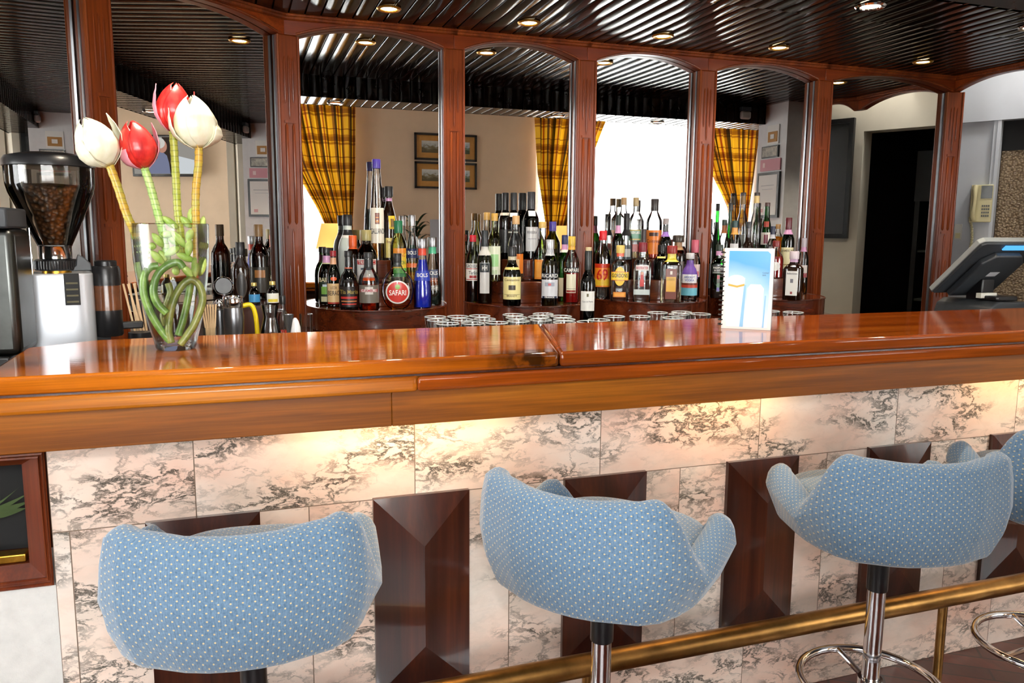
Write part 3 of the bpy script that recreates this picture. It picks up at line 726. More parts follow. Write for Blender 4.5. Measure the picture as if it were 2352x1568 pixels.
art('printed_shadow', [[(-.018,.007),(-.008,.007),(-.004,.13),(-.010,.13)],[(.046,.007),(.05,.007),(.053,.10),(.049,.10)]], plain('print_blue',(134,186,224),.3), .0029)
art('printed_drink', [ell(-.032,.146,.023,.012)], plain('print_drink',(232,236,226),.3), .0031)
art('printed_lemon', [[(-.055,.126),(-.03,.121),(-.009,.127),(-.009,.133),(-.03,.127),(-.055,.132)]], plain('print_lemon',(196,164,60),.3), .0033)
art('printed_tumbler', [[(.0,.007),(.042,.007),(.046,.12),(.036,.132),(.008,.132),(-.001,.12)]], plain('print_white',(228,238,247),.3), .0028)
mb = MB(); put_text(mb, 'Cocktail', .017, .0045, lambda u, v: mfn(.048+u,.166+v,.003)); put_text(mb, 'BAR', .010, .004, lambda u, v: mfn(.045+u,.159+v,.003))
mb.build('lettering', plain('print_ink',(50,80,110),.4), pic, smooth=0)
mb = MB()
for k in range(16):
    z = .012+k*.0141
    mb.tube([(-W2-.003+.006*math.cos(a), lean*z-.018+.006*math.sin(a), z+.0012*math.sin(a)) for a in [2*math.pi*i/12 for i in range(12)]], .0019, 6, closed=True)
mb.build('spiral_binding', BLACKP, t)
# ================================================================== stepped bottle stands
def stand(cx, hw, label, mf=.66):
    t = thing('bottle_stand', label, 'stand', (cx,YM-.006,1.0105), 0, 'half-round stepped bottle stands')
    def half(a, b, p=2.3, n=40):
        pts = []
        for i in range(n+1):
            th = math.pi*i/n; c, s = math.cos(th), math.sin(th); k = 1/((abs(c)**p+abs(s)**p)**(1/p)); pts.append((c*k*a, -s*k*b))
        return pts
    for nm, a, b, z0, z1 in (('lower_tier',hw,.365,0,.0895),('middle_tier',hw*mf,.205,.0895,.1795),('top_tier',hw*.42,.115,.1795,.2695)):
        MB().prism(half(a,b), (z0,z1)).build(nm, W_TRAY, t, smooth=30, bevel=.003)
    mb = MB(); mb.tube([(x,y-.001,.0885) for x, y in half(hw,.365)], .0035, 6); mb.build('rim_bead', W_TRAY, t)
    return t
for cx, hw, nm in ((.545,.288,'first half-round stepped bottle stand, under the blue and round flask bottles'),(1.18,.262,'second half-round stepped bottle stand, under the black port bottles'),
                   (1.787,.262,'third half-round stepped bottle stand, in front of the bright window reflection'),(2.425,.288,'fourth half-round stepped bottle stand, partly behind the menu')):
    stand(cx, hw, nm, {.545:.60,1.18:.72,1.787:.72}.get(cx, .76))

# ================================================================== bottles
def tglass(name, t, e, g=1.1): return thin_glass(name, t, e, g)
G = dict(
 clear=BGLASS, frost=N('frosted_glass'),
 green=tglass('green_glass',(.06,.30,.07),(.008,.07,.015)), dgreen=tglass('dark_green_glass',(.035,.075,.02),(.004,.012,.004)),
 olive=tglass('olive_glass',(.22,.26,.05),(.05,.06,.01)), black=plain('black_glass',(8,8,8),.06,coat=.6), brown=tglass('brown_glass',(.16,.055,.012),(.03,.008,.002)),
 dbrown=plain('dark_brown_glass',(26,12,6),.06,coat=.6), purple=plain('purple_lacquer',(92,58,150),.2,coat=.8), lime=tglass('lime_glass',(.86,.88,.50),(.5,.52,.2)))
G['frost'] = G['frost'].done(G['frost'].bsdf(col=lin(206,216,206), rough=.35, coat=.5))
LQ = dict(
 blue=plain('blue_liqueur',(14,40,190),.08,coat=.5), amber=tglass('amber_liquid',(.95,.48,.07),(.55,.16,.01),.4), gold=tglass('golden_liquid',(.95,.72,.22),(.7,.4,.05),.4),
 red=plain('red_liquid',(150,14,10),.1,coat=.4), dark=plain('dark_liquid',(20,8,6),.1), pale=tglass('pale_liquid',(.97,.95,.85),(.75,.72,.6),.4), yellow=tglass('yellow_liquid',(.95,.86,.4),(.7,.55,.1),.4),
 orange=tglass('orange_liquid',(1.0,.36,.03),(.7,.14,.0),.4), mint=plain('deep_green_liquid',(12,26,20),.1))
_cc = {}
def colm(c, rough=.4, metal=0.0, coat=.2):
    k = (tuple(c), rough, metal)
    if k not in _cc: _cc[k] = plain('label_ink_%d_%d_%d' % tuple(c), c, rough, metal, coat)
    return _cc[k]
PROF = dict(
 std=[(.9,0),(1,.015),(1,.60),(.95,.65),(.68,.73),(.45,.79),(.41,.84),(.40,.93)],
 round=[(.9,0),(1,.015),(1,.50),(.96,.57),(.75,.67),(.48,.74),(.41,.80),(.40,.93)],
 wine=[(.92,0),(1,.015),(1,.56),(.95,.62),(.7,.69),(.45,.74),(.40,.80),(.38,.96)],
 cone=[(.9,0),(1,.02),(1,.22),(.95,.32),(.66,.58),(.46,.72),(.42,.80),(.42,.93)],
 bell=[(.9,0),(1,.02),(1.0,.40),(.97,.47),(.75,.58),(.42,.66),(.36,.74),(.36,.93)],
 fat=[(.9,0),(1,.02),(1.0,.46),(.99,.52),(.86,.61),(.55,.70),(.44,.75),(.42,.93)],
 tall=[(.9,0),(1,.015),(.99,.36),(.93,.50),(.72,.62),(.52,.70),(.49,.80),(.42,.93)],
 galliano=[(1.0,0),(1,.02),(1.0,.30),(.93,.42),(.95,.43),(.72,.62),(.74,.63),(.56,.80),(.58,.81),(.50,.86),(.46,.95)],
 monk=[(.98,0),(1,.02),(1,.30),(.90,.36),(1.0,.44),(1.0,.50),(.84,.60),(.5,.74),(.40,.80),(.40,.92)],
 flask=[(.42,0),(.62,.03),(.86,.12),(1,.30),(1,.40),(.90,.53),(.62,.65),(.36,.72),(.24,.80),(.22,.93)],
 decanter=[(.85,0),(1,.03),(1,.36),(.88,.46),(.5,.60),(.36,.72),(.34,.93)],
 square=[(.96,0),(1,.012),(1,.62),(.97,.66),(.70,.715),(.44,.75),(.40,.80),(.40,.92)])
def prof_r(P, z):
    for (r0, z0), (r1, z1) in zip(P, P[1:]):
        if z <= z1: return r0+(r1-r0)*(z-z0)/max(z1-z0, 1e-6)
    return P[-1][0]
def bottle(kind, label, pos, prof, glass, cap=(20,20,20), liquid=None, fill=.55, bands=(), labels=(), p=2.0, sy=1.0, capm=0.0, capz=.90, group=None, yaw=0.0, capr=1.12, cat='bottle', cork=None):
    x, y, z, h, r = pos; P = PROF[prof]
    rz = -math.atan2(x, y)+R(yaw)
    t = thing(kind, label, cat, (x,y,z+.0006), rz, group)
    top = min(capz+.02, P[-1][1])
    pts = [(0,0)]+[(a*r, b*h) for a, b in P if b < top]+[(prof_r(P, top)*r, top*h), (0, top*h)]
    MB().lathe(pts, 28 if p == 2 else 44, sy=sy, p=p).build('body', glass, t, smooth=32)
    if liquid:
        fz = fill; lp = [(0,.02*h)]+[(a*r*.93, max(b,.02)*h) for a, b in P if b < fz]+[(prof_r(P, fz)*r*.93, fz*h), (0, fz*h)]
        MB().lathe(lp, 28 if p == 2 else 44, sy=sy, p=p).build('liquid', liquid, t, smooth=32)
    cr = prof_r(P, capz)*r*capr
    MB().lathe([(cr*.98,capz*h),(cr,capz*h+.002),(cr,h-.003),(cr*.93,h),(0,h)], 20).build('cap', colm(cap,.28 if capm else .4,capm), t, smooth=35)
    if cork: MB().lathe([(cr*.8,h),(cr*.8,h+.014),(0,h+.014)], 14).build('cork', colm(cork), t, smooth=35)
    def sf(e=.0007):
        def f(u, zz):
            rr = prof_r(P, zz/h)*r+e; k = min(.995, abs(u)/rr)
            return (u, -sy*rr*(1-k**p)**(1/p)-(e if sy < 1 else 0), zz)
        return f
    for z0, z1, c in bands:                                        # full wrap neck foils and bands
        n = 7; MB().lathe([(prof_r(P, z0+(z1-z0)*i/n)*r+.0006, (z0+(z1-z0)*i/n)*h) for i in range(n+1)], 24 if p == 2 else 44, sy=sy, p=p).build('neck_band' if z0 > .55 else 'wrap_band', colm(c), t, smooth=40)
    for li, L in enumerate(labels):
        z0, z1, w, c = L[:4]; texts = L[4] if len(L) > 4 else (); extra = L[5] if len(L) > 5 else ()
        f = sf(.0007+.0005*li); oval = (len(L) > 6 and L[6] == 'oval')
        wr = w*min(prof_r(P, z0), prof_r(P, z1), prof_r(P, (z0+z1)/2))*r if not oval else w*r
        mb = MB()
        if oval:
            cz, hh = (z0+z1)/2*h, (z1-z0)/2*h
            mb.grid(lambda u, v: f(wr*v*math.cos(2*math.pi*u), cz+hh*v*math.sin(2*math.pi*u)), 32, 7, cu=True)
        else:
            mb.grid(lambda u, v: f(wr*math.sin((u-.5)*math.pi)*.998, (z0+(z1-z0)*v)*h), 17, 7)
        lb = mb.build('paper_label', colm(c), t, smooth=60)
        for (ez0, ez1, ew, ec) in extra:                           # coloured blocks on the label
            g = sf(.0011+.0005*li); mb = MB(); mb.grid(lambda u, v: g(wr*ew*math.sin((u-.5)*math.pi), (ez0+(ez1-ez0)*v)*h), 13, 4)
            mb.build('label_block', colm(ec), lb, smooth=60)
        for (s, tz, tw, th, tc) in texts:
            g = sf(.0015+.0005*li); mb = MB(); put_text(mb, s, tw*wr*2, th*h, lambda u, v: g(u, tz*h+v))
            mb.build('lettering', colm(tc), lb, smooth=0)
    return t
B = {
'irish_cream':(0.340,3.237,1.100,0.230,0.0343),
'beirao':(0.358,3.169,1.100,0.219,0.0268),
'maria':(0.400,3.042,1.100,0.222,0.0375),
'drambuie':(0.471,3.006,1.100,0.217,0.0382),
'safari':(0.582,3.013,1.100,0.213,0.0615),
'blue':(0.681,3.019,1.100,0.270,0.0358),
'clearmint':(0.748,3.131,1.100,0.274,0.0355),
'triple':(0.488,3.165,1.190,0.211,0.0435),
'brown_orange':(0.439,3.190,1.190,0.189,0.0314),
'white_band':(0.425,3.232,1.19,0.271,0.038),
'galliano':(0.547,3.245,1.280,0.403,0.0321),
'monk':(0.598,3.260,1.280,0.298,0.0315),
'pisang':(0.620,3.180,1.190,0.249,0.0328),
'yellow':(0.684,3.220,1.190,0.273,0.0271),
'groselha':(0.952,3.244,1.100,0.283,0.0309),
'hh':(0.981,3.168,1.100,0.303,0.0322),
'clear_gold':(1.008,3.225,1.19,0.288,0.0316),
'lime':(1.031,3.190,1.190,0.284,0.0315),
'port_l':(1.106,3.270,1.280,0.284,0.0294),
'port_m':(1.130,3.230,1.280,0.283,0.0282),
'port_r':(1.221,3.260,1.280,0.290,0.0354),
'clear_orange':(1.123,3.180,1.190,0.275,0.0345),
'cream_label':(1.050,3.015,1.100,0.238,0.0372),
'amber_dec':(1.248,3.190,1.190,0.252,0.0425),
'purple_cap':(1.311,3.230,1.190,0.253,0.0346),
'ricard':(1.205,2.992,1.100,0.268,0.0348),
'green_small':(1.340,3.160,1.100,0.286,0.0294),
'campari':(1.337,3.077,1.100,0.281,0.0334),
'wine':(1.334,2.900,1.010,0.315,0.0310),
's69':(1.56,3.239,1.1,0.306,0.0352),
'gordon':(1.588,3.12,1.1,0.243,0.0385),
'beef':(1.676,3.080,1.100,0.256,0.0383),
'tequila':(1.772,2.996,1.100,0.244,0.0444),
'absolut':(1.893,3.044,1.100,0.211,0.0349),
'pinkcap':(2.014,3.200,1.100,0.267,0.0275),
'whitecap':(1.966,3.24,1.19,0.188,0.0266),
'brandy':(1.923,3.200,1.190,0.198,0.0383),
'stamp':(1.849,3.19,1.19,0.273,0.031),
'round_dark':(1.795,3.125,1.19,0.155,0.035),
'orange_label':(1.812,3.230,1.280,0.271,0.0361),
'green_label':(1.716,3.230,1.280,0.275,0.0278),
'clear_t3':(1.670,3.260,1.280,0.275,0.0299),
'green_oval':(1.612,3.195,1.19,0.285,0.0264),
'vermouth':(1.666,3.220,1.190,0.294,0.0297),
'dark_neck':(1.733,3.180,1.190,0.225,0.0266),
'dark_left':(2.145,3.285,1.1,0.366,0.0235),
'brown_cap':(2.205,3.255,1.19,0.273,0.0265),
'green_gin':(2.12,3.16,1.1,0.246,0.0365),
'bent':(2.24,3.262,1.19,0.352,0.0262),
'clear_band':(2.219,3.190,1.190,0.267,0.0310),
'tall_a':(2.318,3.275,1.28,0.313,0.0275),
'tall_b':(2.384,3.260,1.280,0.314,0.0287),
'dark_neck_b':(2.289,3.180,1.190,0.263,0.0311),
'green_tall':(2.462,3.28,1.28,0.268,0.0275),
'navy_cap':(2.441,3.200,1.190,0.243,0.0253),
'amber':(2.52,3.265,1.28,0.164,0.027),
'red_round':(2.415,3.135,1.19,0.175,0.036),
'irish':(2.530,3.200,1.190,0.285,0.0308),
'scotch':(2.388,2.969,1.100,0.220,0.0408),
'green_clear':(2.672,3.255,1.1,0.277,0.027),
'dark_oval':(0.013,3.030,1.140,0.214,0.0310),
'amber_big':(0.08,3.09,1.14,0.278,0.0365),
'green_cap':(0.1088,3.19,1.14,0.311,0.0275),
'tonic':(0.054,2.911,1.140,0.075,0.0192),
'tonic_w':(0.114,2.861,1.140,0.082,0.0205),
'sauce':(0.138,2.7,1.01,0.174,0.0175),
}
GR = ['bottles on the first stepped stand','bottles on the second stepped stand','bottles on the third stepped stand','bottles on the fourth stepped stand','bottles at the left mirror']
W_, K_, RD, NV, CR = (240,238,230), (16,16,18), (186,24,30), (22,34,84), (236,224,180)
PK = (206,150,190)
def bt(i, key, kind, label, prof, glass, **kw): return bottle(kind, label, B[key], prof, G[glass], group=GR[i], **kw)
# --- first stand
bt(0,'irish_cream','liqueur_bottle','dark bottle with green landscape label, leftmost on the first stand','round','dgreen',cap=K_,bands=[(.74,.86,PK),(.72,.74,(196,190,150))],labels=[(.06,.42,.9,(24,40,26),[('BAILEYS',.45,1.0,.075,CR)],[(.20,.33,.75,(120,170,70)),(.33,.37,.6,(210,224,230)),(.07,.16,.8,(206,200,160))])])
bt(0,'beirao','liqueur_bottle','green liqueur bottle with beige label, red cap and orange seal','round','green',cap=(150,24,34),bands=[(.76,.88,(224,170,130))],labels=[(.08,.42,.92,(224,190,136),[('LICOR',.345,.5,.05,(90,60,30)),('BEIRAO',.25,.9,.085,(50,32,20))],[(.055,.085,.95,(160,40,30))]),(.47,.54,.45,(220,90,30),(),(),'oval')])
bt(0,'maria','liqueur_bottle','black bell-shaped liqueur bottle with red swoosh label','bell','black',cap=K_,bands=[(.70,.72,(190,90,60))],labels=[(.05,.40,.9,(22,14,12),[('Tia Maria',.31,1.0,.07,(150,130,60))],[(.19,.23,.9,(170,40,36)),(.14,.16,.85,(190,120,70)),(.09,.11,.8,(190,50,40))])])
bt(0,'drambuie','liqueur_bottle','amber liqueur bottle with black cap and pewter grey label','fat','clear',cap=(34,34,36),liquid=LQ['orange'],fill=.56,bands=[(.73,.88,(20,20,22))],labels=[(.13,.44,.95,(104,98,88),[('DRAMBUIE',.345,.92,.05,(170,40,60))],[(.32,.37,.8,(230,224,220)),(.28,.41,.42,(196,192,186))])])
bt(0,'safari','liqueur_bottle','round flask bottle with a circular red and black label','flask','clear',cap=K_,sy=.45,liquid=LQ['amber'],fill=.16,capz=.84,bands=[(.76,.90,(20,30,24))],labels=[(.10,.52,.74,(226,226,222),(),(),'oval'),(.125,.495,.655,(196,44,30),[('SAFARI',.30,.80,.095,(250,248,240))],(),'oval'),(.36,.45,.16,(120,160,40),(),(),'oval')])
bt(0,'blue','liqueur_bottle','bright blue liqueur bottle with silver cap and red neck band','cone','clear',cap=(176,178,182),capm=1.0,liquid=LQ['blue'],fill=.70,capz=.86,capr=1.25,bands=[(.76,.86,(222,70,44)),(.40,.54,(20,50,170))],labels=[(.41,.53,.9,(20,50,170),[('BOLS',.48,.9,.055,W_)])])
bt(0,'clearmint','liqueur_bottle','clear cone bottle with green neck band beside the blue one','cone','clear',cap=(176,178,182),capm=1.0,liquid=LQ['mint'],fill=.22,capz=.86,capr=1.25,bands=[(.76,.86,(70,176,130))],labels=[(.41,.53,.9,(56,64,90),[('BOLS',.48,.9,.055,W_)])])
bt(0,'triple','liqueur_bottle','broad brown bottle with gold cap and white red-banner label','fat','brown',cap=(168,156,100),capz=.80,liquid=LQ['dark'],fill=.5,labels=[(.06,.46,.86,(226,226,222),[('TRIPLE-SEC',.40,.85,.06,W_)],[(.36,.44,.95,(186,40,40)),(.26,.30,.6,(80,90,100))])])
bt(0,'brown_orange','liqueur_bottle','brown bottle with a bright orange cap on the first stand','round','brown',cap=(226,92,30),capz=.76,bands=[(.72,.77,(226,92,30))])
bt(0,'white_band','spirit_bottle','frosted pale bottle with black cap and white neck band','fat','frost',cap=K_,capz=.84,bands=[(.70,.78,(30,30,32)),(.66,.70,W_)])
bt(0,'galliano','liqueur_bottle','tallest slender clear bottle with purple cap and cream label','galliano','clear',cap=(70,52,150),capz=.91,liquid=LQ['gold'],fill=.20,labels=[(.17,.52,.97,(236,230,214),[('GALLIANO',.29,1.0,.055,(60,60,60))],[(.36,.47,.34,(120,70,60)),(.375,.455,.24,(220,140,60))])])
bt(0,'monk','liqueur_bottle','dark monk-shaped bottle with black cap and yellow label','monk','dbrown',cap=K_,capz=.86,capr=1.4,bands=[(.80,.84,PK)],labels=[(.03,.30,.8,(210,190,110),[('Frangelico',.24,.9,.05,(120,60,30))]),(.42,.60,.55,(226,190,50),(),[(.45,.56,.5,(120,90,40))])],yaw=25)
bt(0,'pisang','liqueur_bottle','clear bottle with green cap and rainbow label','std','lime',cap=(20,110,70),capz=.80,capr=1.2,labels=[(.10,.56,.8,(236,200,60),[('PISANG',.45,.8,.06,(200,90,40)),('AMBON',.33,.8,.06,(60,130,50))],[(.48,.56,1.0,(226,140,40)),(.16,.24,1.0,(90,170,80)),(.10,.16,1.0,(30,120,60))])],yaw=12)
bt(0,'yellow','liqueur_bottle','pale yellow cone bottle with silver cap behind the blue one','cone','clear',cap=(190,190,192),capm=1.0,liquid=LQ['yellow'],fill=.30,capz=.84,capr=1.25,bands=[(.36,.50,NV),(.22,.28,(226,110,50))],labels=[(.37,.49,.92,NV,[('BOLS',.44,.9,.055,W_)])])
# --- second stand
bt(1,'groselha','syrup_bottle','clear syrup bottle with red cap and white fruit label','std','clear',cap=(200,24,44),capz=.90,liquid=LQ['dark'],fill=.34,capr=1.15,labels=[(.32,.58,.95,W_,[('GROSELHA',.54,.98,.05,(40,40,60)),('Tar\u00e3o',.44,.6,.05,(70,70,80))],[(.495,.505,.98,RD),(.335,.345,.98,RD),(.36,.40,.5,(170,50,50))])])
bt(1,'hh','wine_bottle','slim olive wine bottle with white monogram label','wine','olive',cap=(34,40,44),capz=.78,bands=[(.66,.80,(206,206,200))],labels=[(.14,.56,.62,(214,214,212),[('HH',.49,.56,.07,W_)],[(.43,.555,.96,(36,44,48))])])
bt(1,'clear_gold','spirit_bottle','clear bottle with gold cap behind the monogram wine bottle','round','clear',cap=(190,150,80),capz=.89)
bt(1,'lime','liqueur_bottle','cloudy pale yellow bottle with gold cap and green label','round','lime',cap=(206,160,70),capz=.89,liquid=LQ['pale'],fill=.56,labels=[(.10,.52,.8,(222,228,200),(),[(.22,.40,.7,(150,200,130)),(.11,.17,.5,(190,210,160))])])
bt(1,'port_l','wine_bottle','black port bottle, left one of the three on the top tier','wine','black',cap=K_,capz=.74,bands=[(.66,.70,(214,206,190))],labels=[(.1,.45,.85,(26,26,28),(),())])
bt(1,'port_m','wine_bottle','black port bottle with white neck seal, middle one of the three','wine','black',cap=K_,capz=.74,labels=[(.64,.70,.9,W_,(),()),(.1,.45,.9,(20,20,22),(),[(.40,.42,.9,(190,190,180))])])
bt(1,'port_r','wine_bottle','dark port bottle with grey paper label, right one of the three','wine','dgreen',cap=(34,34,38),capz=.74,liquid=LQ['dark'],fill=.5,labels=[(.64,.72,.8,W_,(),()),(.12,.48,.75,(206,206,206),[('FERREIRA',.40,.8,.04,(90,90,96))],[(.30,.31,.7,(150,150,156))])],yaw=10)
bt(1,'clear_orange','spirit_bottle','clear bottle with wooden cap and orange oval label','round','clear',cap=(206,164,110),capz=.87,liquid=LQ['gold'],fill=.30,labels=[(.12,.42,.92,(232,130,40),(),[(.20,.34,.5,(240,200,140))])])
bt(1,'cream_label','brandy_bottle','dark green brandy bottle with a wide cream label','fat','dgreen',cap=K_,capz=.84,liquid=LQ['dark'],fill=.5,bands=[(.78,.84,(200,190,160)),(.62,.66,(220,200,120))],labels=[(.12,.50,.95,(228,216,150),[('Constantino',.45,.85,.04,(90,60,30)),('BRANDY',.18,.6,.03,(90,60,30))],[(.20,.205,.9,(60,40,20)),(.28,.36,.4,(60,50,40))])])
bt(1,'amber_dec','whisky_bottle','clear decanter bottle of amber whisky with gold cap','decanter','clear',cap=(206,170,90),capz=.89,liquid=LQ['amber'],fill=.30,labels=[(.03,.36,.75,(226,140,40),(),[(.06,.32,.8,(232,160,60))])])
bt(1,'purple_cap','liqueur_bottle','green-gold bottle with a purple cap behind the aniseed bottle','std','olive',cap=(66,56,140),capz=.84)
bt(1,'ricard','aperitif_bottle','aniseed aperitif bottle with silver cap and white dragon label','std','olive',cap=(206,206,208),capm=.6,capz=.86,capr=1.2,liquid=LQ['gold'],fill=.62,bands=[(.76,.86,(190,192,196))],labels=[(.42,.50,.97,(24,30,44),[('RICARD',.46,.95,.055,W_)],()),(.12,.40,.93,(206,208,214),[('FRANCE',.135,.6,.022,W_)],[(.30,.36,.6,(150,156,170)),(.31,.345,.18,(190,60,60)),(.12,.15,.9,(26,34,60))])])
bt(1,'green_small','liqueur_bottle','bright green bottle with blue cap at the right of the second stand','std','green',cap=NV,capz=.86,bands=[(.78,.86,PK),(.74,.78,(230,226,210))],labels=[(.08,.36,.8,(226,214,180),(),())])
bt(1,'campari','aperitif_bottle','clear bottle of red aperitif with black banner label','std','clear',cap=(222,184,60),capz=.86,liquid=LQ['red'],fill=.50,bands=[(.80,.86,(226,170,50))],labels=[(.46,.54,.97,(18,18,20),[('CAMPARI',.50,.95,.055,W_)],()),(.16,.44,.6,(228,224,196),(),[(.17,.20,.95,(140,40,30)),(.22,.225,.95,(60,40,30))])])
# --- front
bottle('wine_bottle','dark corked wine bottle standing low between the second and third stands',B['wine'],'wine',G['dgreen'],cap=(14,20,18),capz=.76,liquid=LQ['dark'],fill=.6,cork=(216,196,150),labels=[(.24,.49,.88,(226,226,222),[('Casa do Porto',.36,.8,.02,(110,110,116))],[(.42,.46,.14,(90,80,40))])])
# --- third stand
bt(2,'s69','liqueur_bottle','clear bottle with red cap and yellow-red numbered label','std','clear',cap=(210,20,34),capz=.86,capr=1.2,labels=[(.18,.52,.98,(232,130,30),[('69',.36,.72,.17,(190,24,24))],[(.20,.30,.9,(232,190,50)),(.46,.52,.98,(200,50,20))])])
bt(2,'gordon','gin_bottle','clear gin bottle with a yellow label and yellow cap','square','clear',p=4.0,cap=(226,200,110),capz=.86,capr=1.2,bands=[(.80,.86,(220,90,50))],labels=[(.28,.62,.62,(232,190,40),(),(),'oval'),(.38,.53,.97,(236,200,50),[('GORDONS',.465,.92,.07,(40,20,14))],[(.375,.385,.97,(170,40,30)),(.525,.535,.97,(170,40,30))]),(.08,.17,.7,(226,140,40),(),[(.10,.15,.85,(230,160,50))])])
bt(2,'beef','gin_bottle','clear gin bottle with dark red cap and red guardsman','square','clear',p=5.0,cap=(130,24,40),capz=.84,capr=1.25,labels=[(.53,.62,.72,(230,226,222),[('BEEFEATER',.575,.92,.045,(190,40,60))],()),(.12,.21,.9,(206,220,220),(),()),(.37,.50,.17,(190,44,44)),(.26,.38,.22,(200,50,44)),(.46,.51,.10,(216,160,130))])
bt(2,'tequila','tequila_bottle','square clear tequila bottle with brown and gold label','square','clear',p=6.0,cap=(150,40,34),capz=.86,capr=1.25,liquid=LQ['pale'],fill=.42,bands=[(.72,.86,(216,200,60))],labels=[(.07,.60,.52,(112,48,30),(),[(.20,.46,.86,(222,170,60)),(.395,.445,.88,(236,214,110)),(.50,.56,.2,(224,214,200))])])
bt(2,'absolut','vodka_bottle','purple-shouldered vodka bottle with white label and blue band','round','clear',cap=(210,210,214),capz=.88,capr=1.3,bands=[(.60,.85,(106,70,160)),(.46,.60,(96,66,150)),(.34,.40,(110,46,34)),(.28,.34,(196,70,50)),(.12,.28,(110,186,206))],labels=[(.38,.56,.92,(232,232,234),[('ABSOLUT',.505,.75,.045,(30,70,160)),('VODKA',.44,.65,.045,(30,70,160))],())])
bt(2,'pinkcap','vodka_bottle','clear vodka bottle with pink-red cap behind the purple bottle','std','clear',cap=(196,90,110),capz=.78,capr=1.25,labels=[(.36,.58,.9,(206,180,176),(),[(.38,.46,.8,(180,60,70))])])
bt(2,'whitecap','spirit_bottle','clear bottle with a white cap behind the tequila','std','clear',cap=(232,232,230),capz=.78,capr=1.3)
bt(2,'brandy','brandy_bottle','brown brandy bottle with wide dark stopper','fat','brown',cap=(60,50,40),capz=.84,capr=1.6,bands=[(.66,.84,(170,130,90))],labels=[(.10,.40,.8,(60,34,20),(),())])
bt(2,'stamp','liqueur_bottle','dark bottle with purple tax seals behind the tequila','wine','black',cap=(150,140,140),capz=.90,bands=[(.70,.78,(150,110,190))],labels=[(.12,.40,.8,(40,36,36),(),())])
bt(2,'round_dark','liqueur_bottle','round dark green bottle between the guardsman gin and tequila','fat','dgreen',cap=K_,capz=.80,liquid=LQ['mint'],fill=.55,labels=[(.62,.67,.8,(220,190,100),(),())])
bt(2,'orange_label','liqueur_bottle','clear-topped bottle with an orange label on the top tier','std','clear',cap=(40,34,34),capz=.80,liquid=LQ['amber'],fill=.14,labels=[(.08,.48,.96,(222,124,40),[('Cointreau',.30,.9,.06,(110,40,20))],[(.38,.44,.6,(60,30,20))])])
bt(2,'green_label','whisky_bottle','square whisky bottle with a slanted green label','square','clear',p=5.0,cap=(150,130,90),capz=.86,capr=1.2,liquid=LQ['gold'],fill=.2,labels=[(.30,.48,.95,(70,130,100),[('GREEN LABEL',.43,.92,.045,W_)],[(.31,.33,.9,(200,170,90)),(.46,.475,.9,(200,170,90))]),(.12,.24,.5,(170,60,50))])
bt(2,'clear_t3','whisky_bottle','clear empty whisky bottle, leftmost on the third top tier','std','clear',cap=(150,120,80),capz=.88)
bt(2,'green_oval','whiskey_bottle','dark green whiskey bottle with a dark oval label','wine','dgreen',cap=(24,40,30),capz=.84,bands=[(.72,.84,PK)],labels=[(.18,.50,.85,(40,40,36),(),(),'oval')])
bt(2,'vermouth','vermouth_bottle','clear bottle with long black neck foil and white label','wine','clear',cap=K_,capz=.78,bands=[(.66,.78,(20,22,26))],labels=[(.30,.52,.85,(60,66,70),(),[(.34,.46,.8,(190,190,186))])])
bt(2,'dark_neck','liqueur_bottle','clear bottle with brown neck behind the guardsman gin','bell','clear',cap=(50,40,40),capz=.80,bands=[(.62,.80,(64,50,50))])
# --- fourth stand
bt(3,'dark_left','brandy_bottle','slim amber bottle with black cap, leftmost on the fourth stand','wine','brown',cap=K_,capz=.80,liquid=LQ['orange'],fill=.60,labels=[(.10,.42,.85,(24,20,18),(),())])
bt(3,'brown_cap','spirit_bottle','clear bottle with brown neck foil behind the square green whisky','std','clear',cap=(30,40,30),capz=.90,bands=[(.76,.90,(150,84,40))],labels=[(.30,.5,.8,(196,180,140),(),())])
bt(3,'green_gin','whisky_bottle','square green whisky bottle with black label, left of the menu','square','green',p=4.5,cap=(40,54,44),capz=.88,bands=[(.80,.88,PK)],liquid=LQ['mint'],fill=.58,labels=[(.46,.62,.8,(30,34,32),[('PASSPORT',.57,.85,.035,W_),('SCOTCH',.52,.7,.03,W_)],[(.47,.49,.9,(120,130,120))]),(.12,.44,.18,(120,150,130),(),[(.36,.43,.9,(190,90,100)),(.28,.35,.9,(110,110,110)),(.13,.20,.9,(130,120,190))])])
bt(3,'bent','liqueur_bottle','green swan-necked bottle above the menu\'s left corner','decanter','green',cap=K_,capz=.90,liquid=LQ['mint'],fill=.30)
bt(3,'clear_band','spirit_bottle','clear bottle with teal cap and orange neck band','std','clear',cap=(40,70,70),capz=.88,bands=[(.76,.88,(222,160,80))],labels=[(.52,.60,.6,(220,220,220),(),())])
bt(3,'tall_a','spirit_bottle','tall clear tapering bottle with black cap, left of the pair','tall','clear',cap=(40,30,28),capz=.95,bands=[(.82,.95,(110,84,40))],labels=[(.18,.36,.5,(60,60,50),(),())])
bt(3,'tall_b','spirit_bottle','tall clear tapering bottle with black cap, right of the pair','tall','clear',cap=(40,30,28),capz=.95,bands=[(.84,.95,(196,170,110))])
bt(3,'dark_neck_b','liqueur_bottle','dark bottle with a long black neck rising behind the menu','bell','dbrown',cap=(40,44,48),capz=.88)
bt(3,'green_tall','wine_bottle','tall bright green bottle with a white and maroon label','tall','green',cap=(70,44,40),capz=.93,labels=[(.24,.46,.9,(206,200,190),(),[(.26,.42,.4,(110,30,50))]),(.56,.66,.7,(150,60,50))])
bt(3,'navy_cap','spirit_bottle','clear bottle with navy cap right of the menu','std','clear',cap=(30,36,60),capz=.84,bands=[(.76,.84,(190,190,196))])
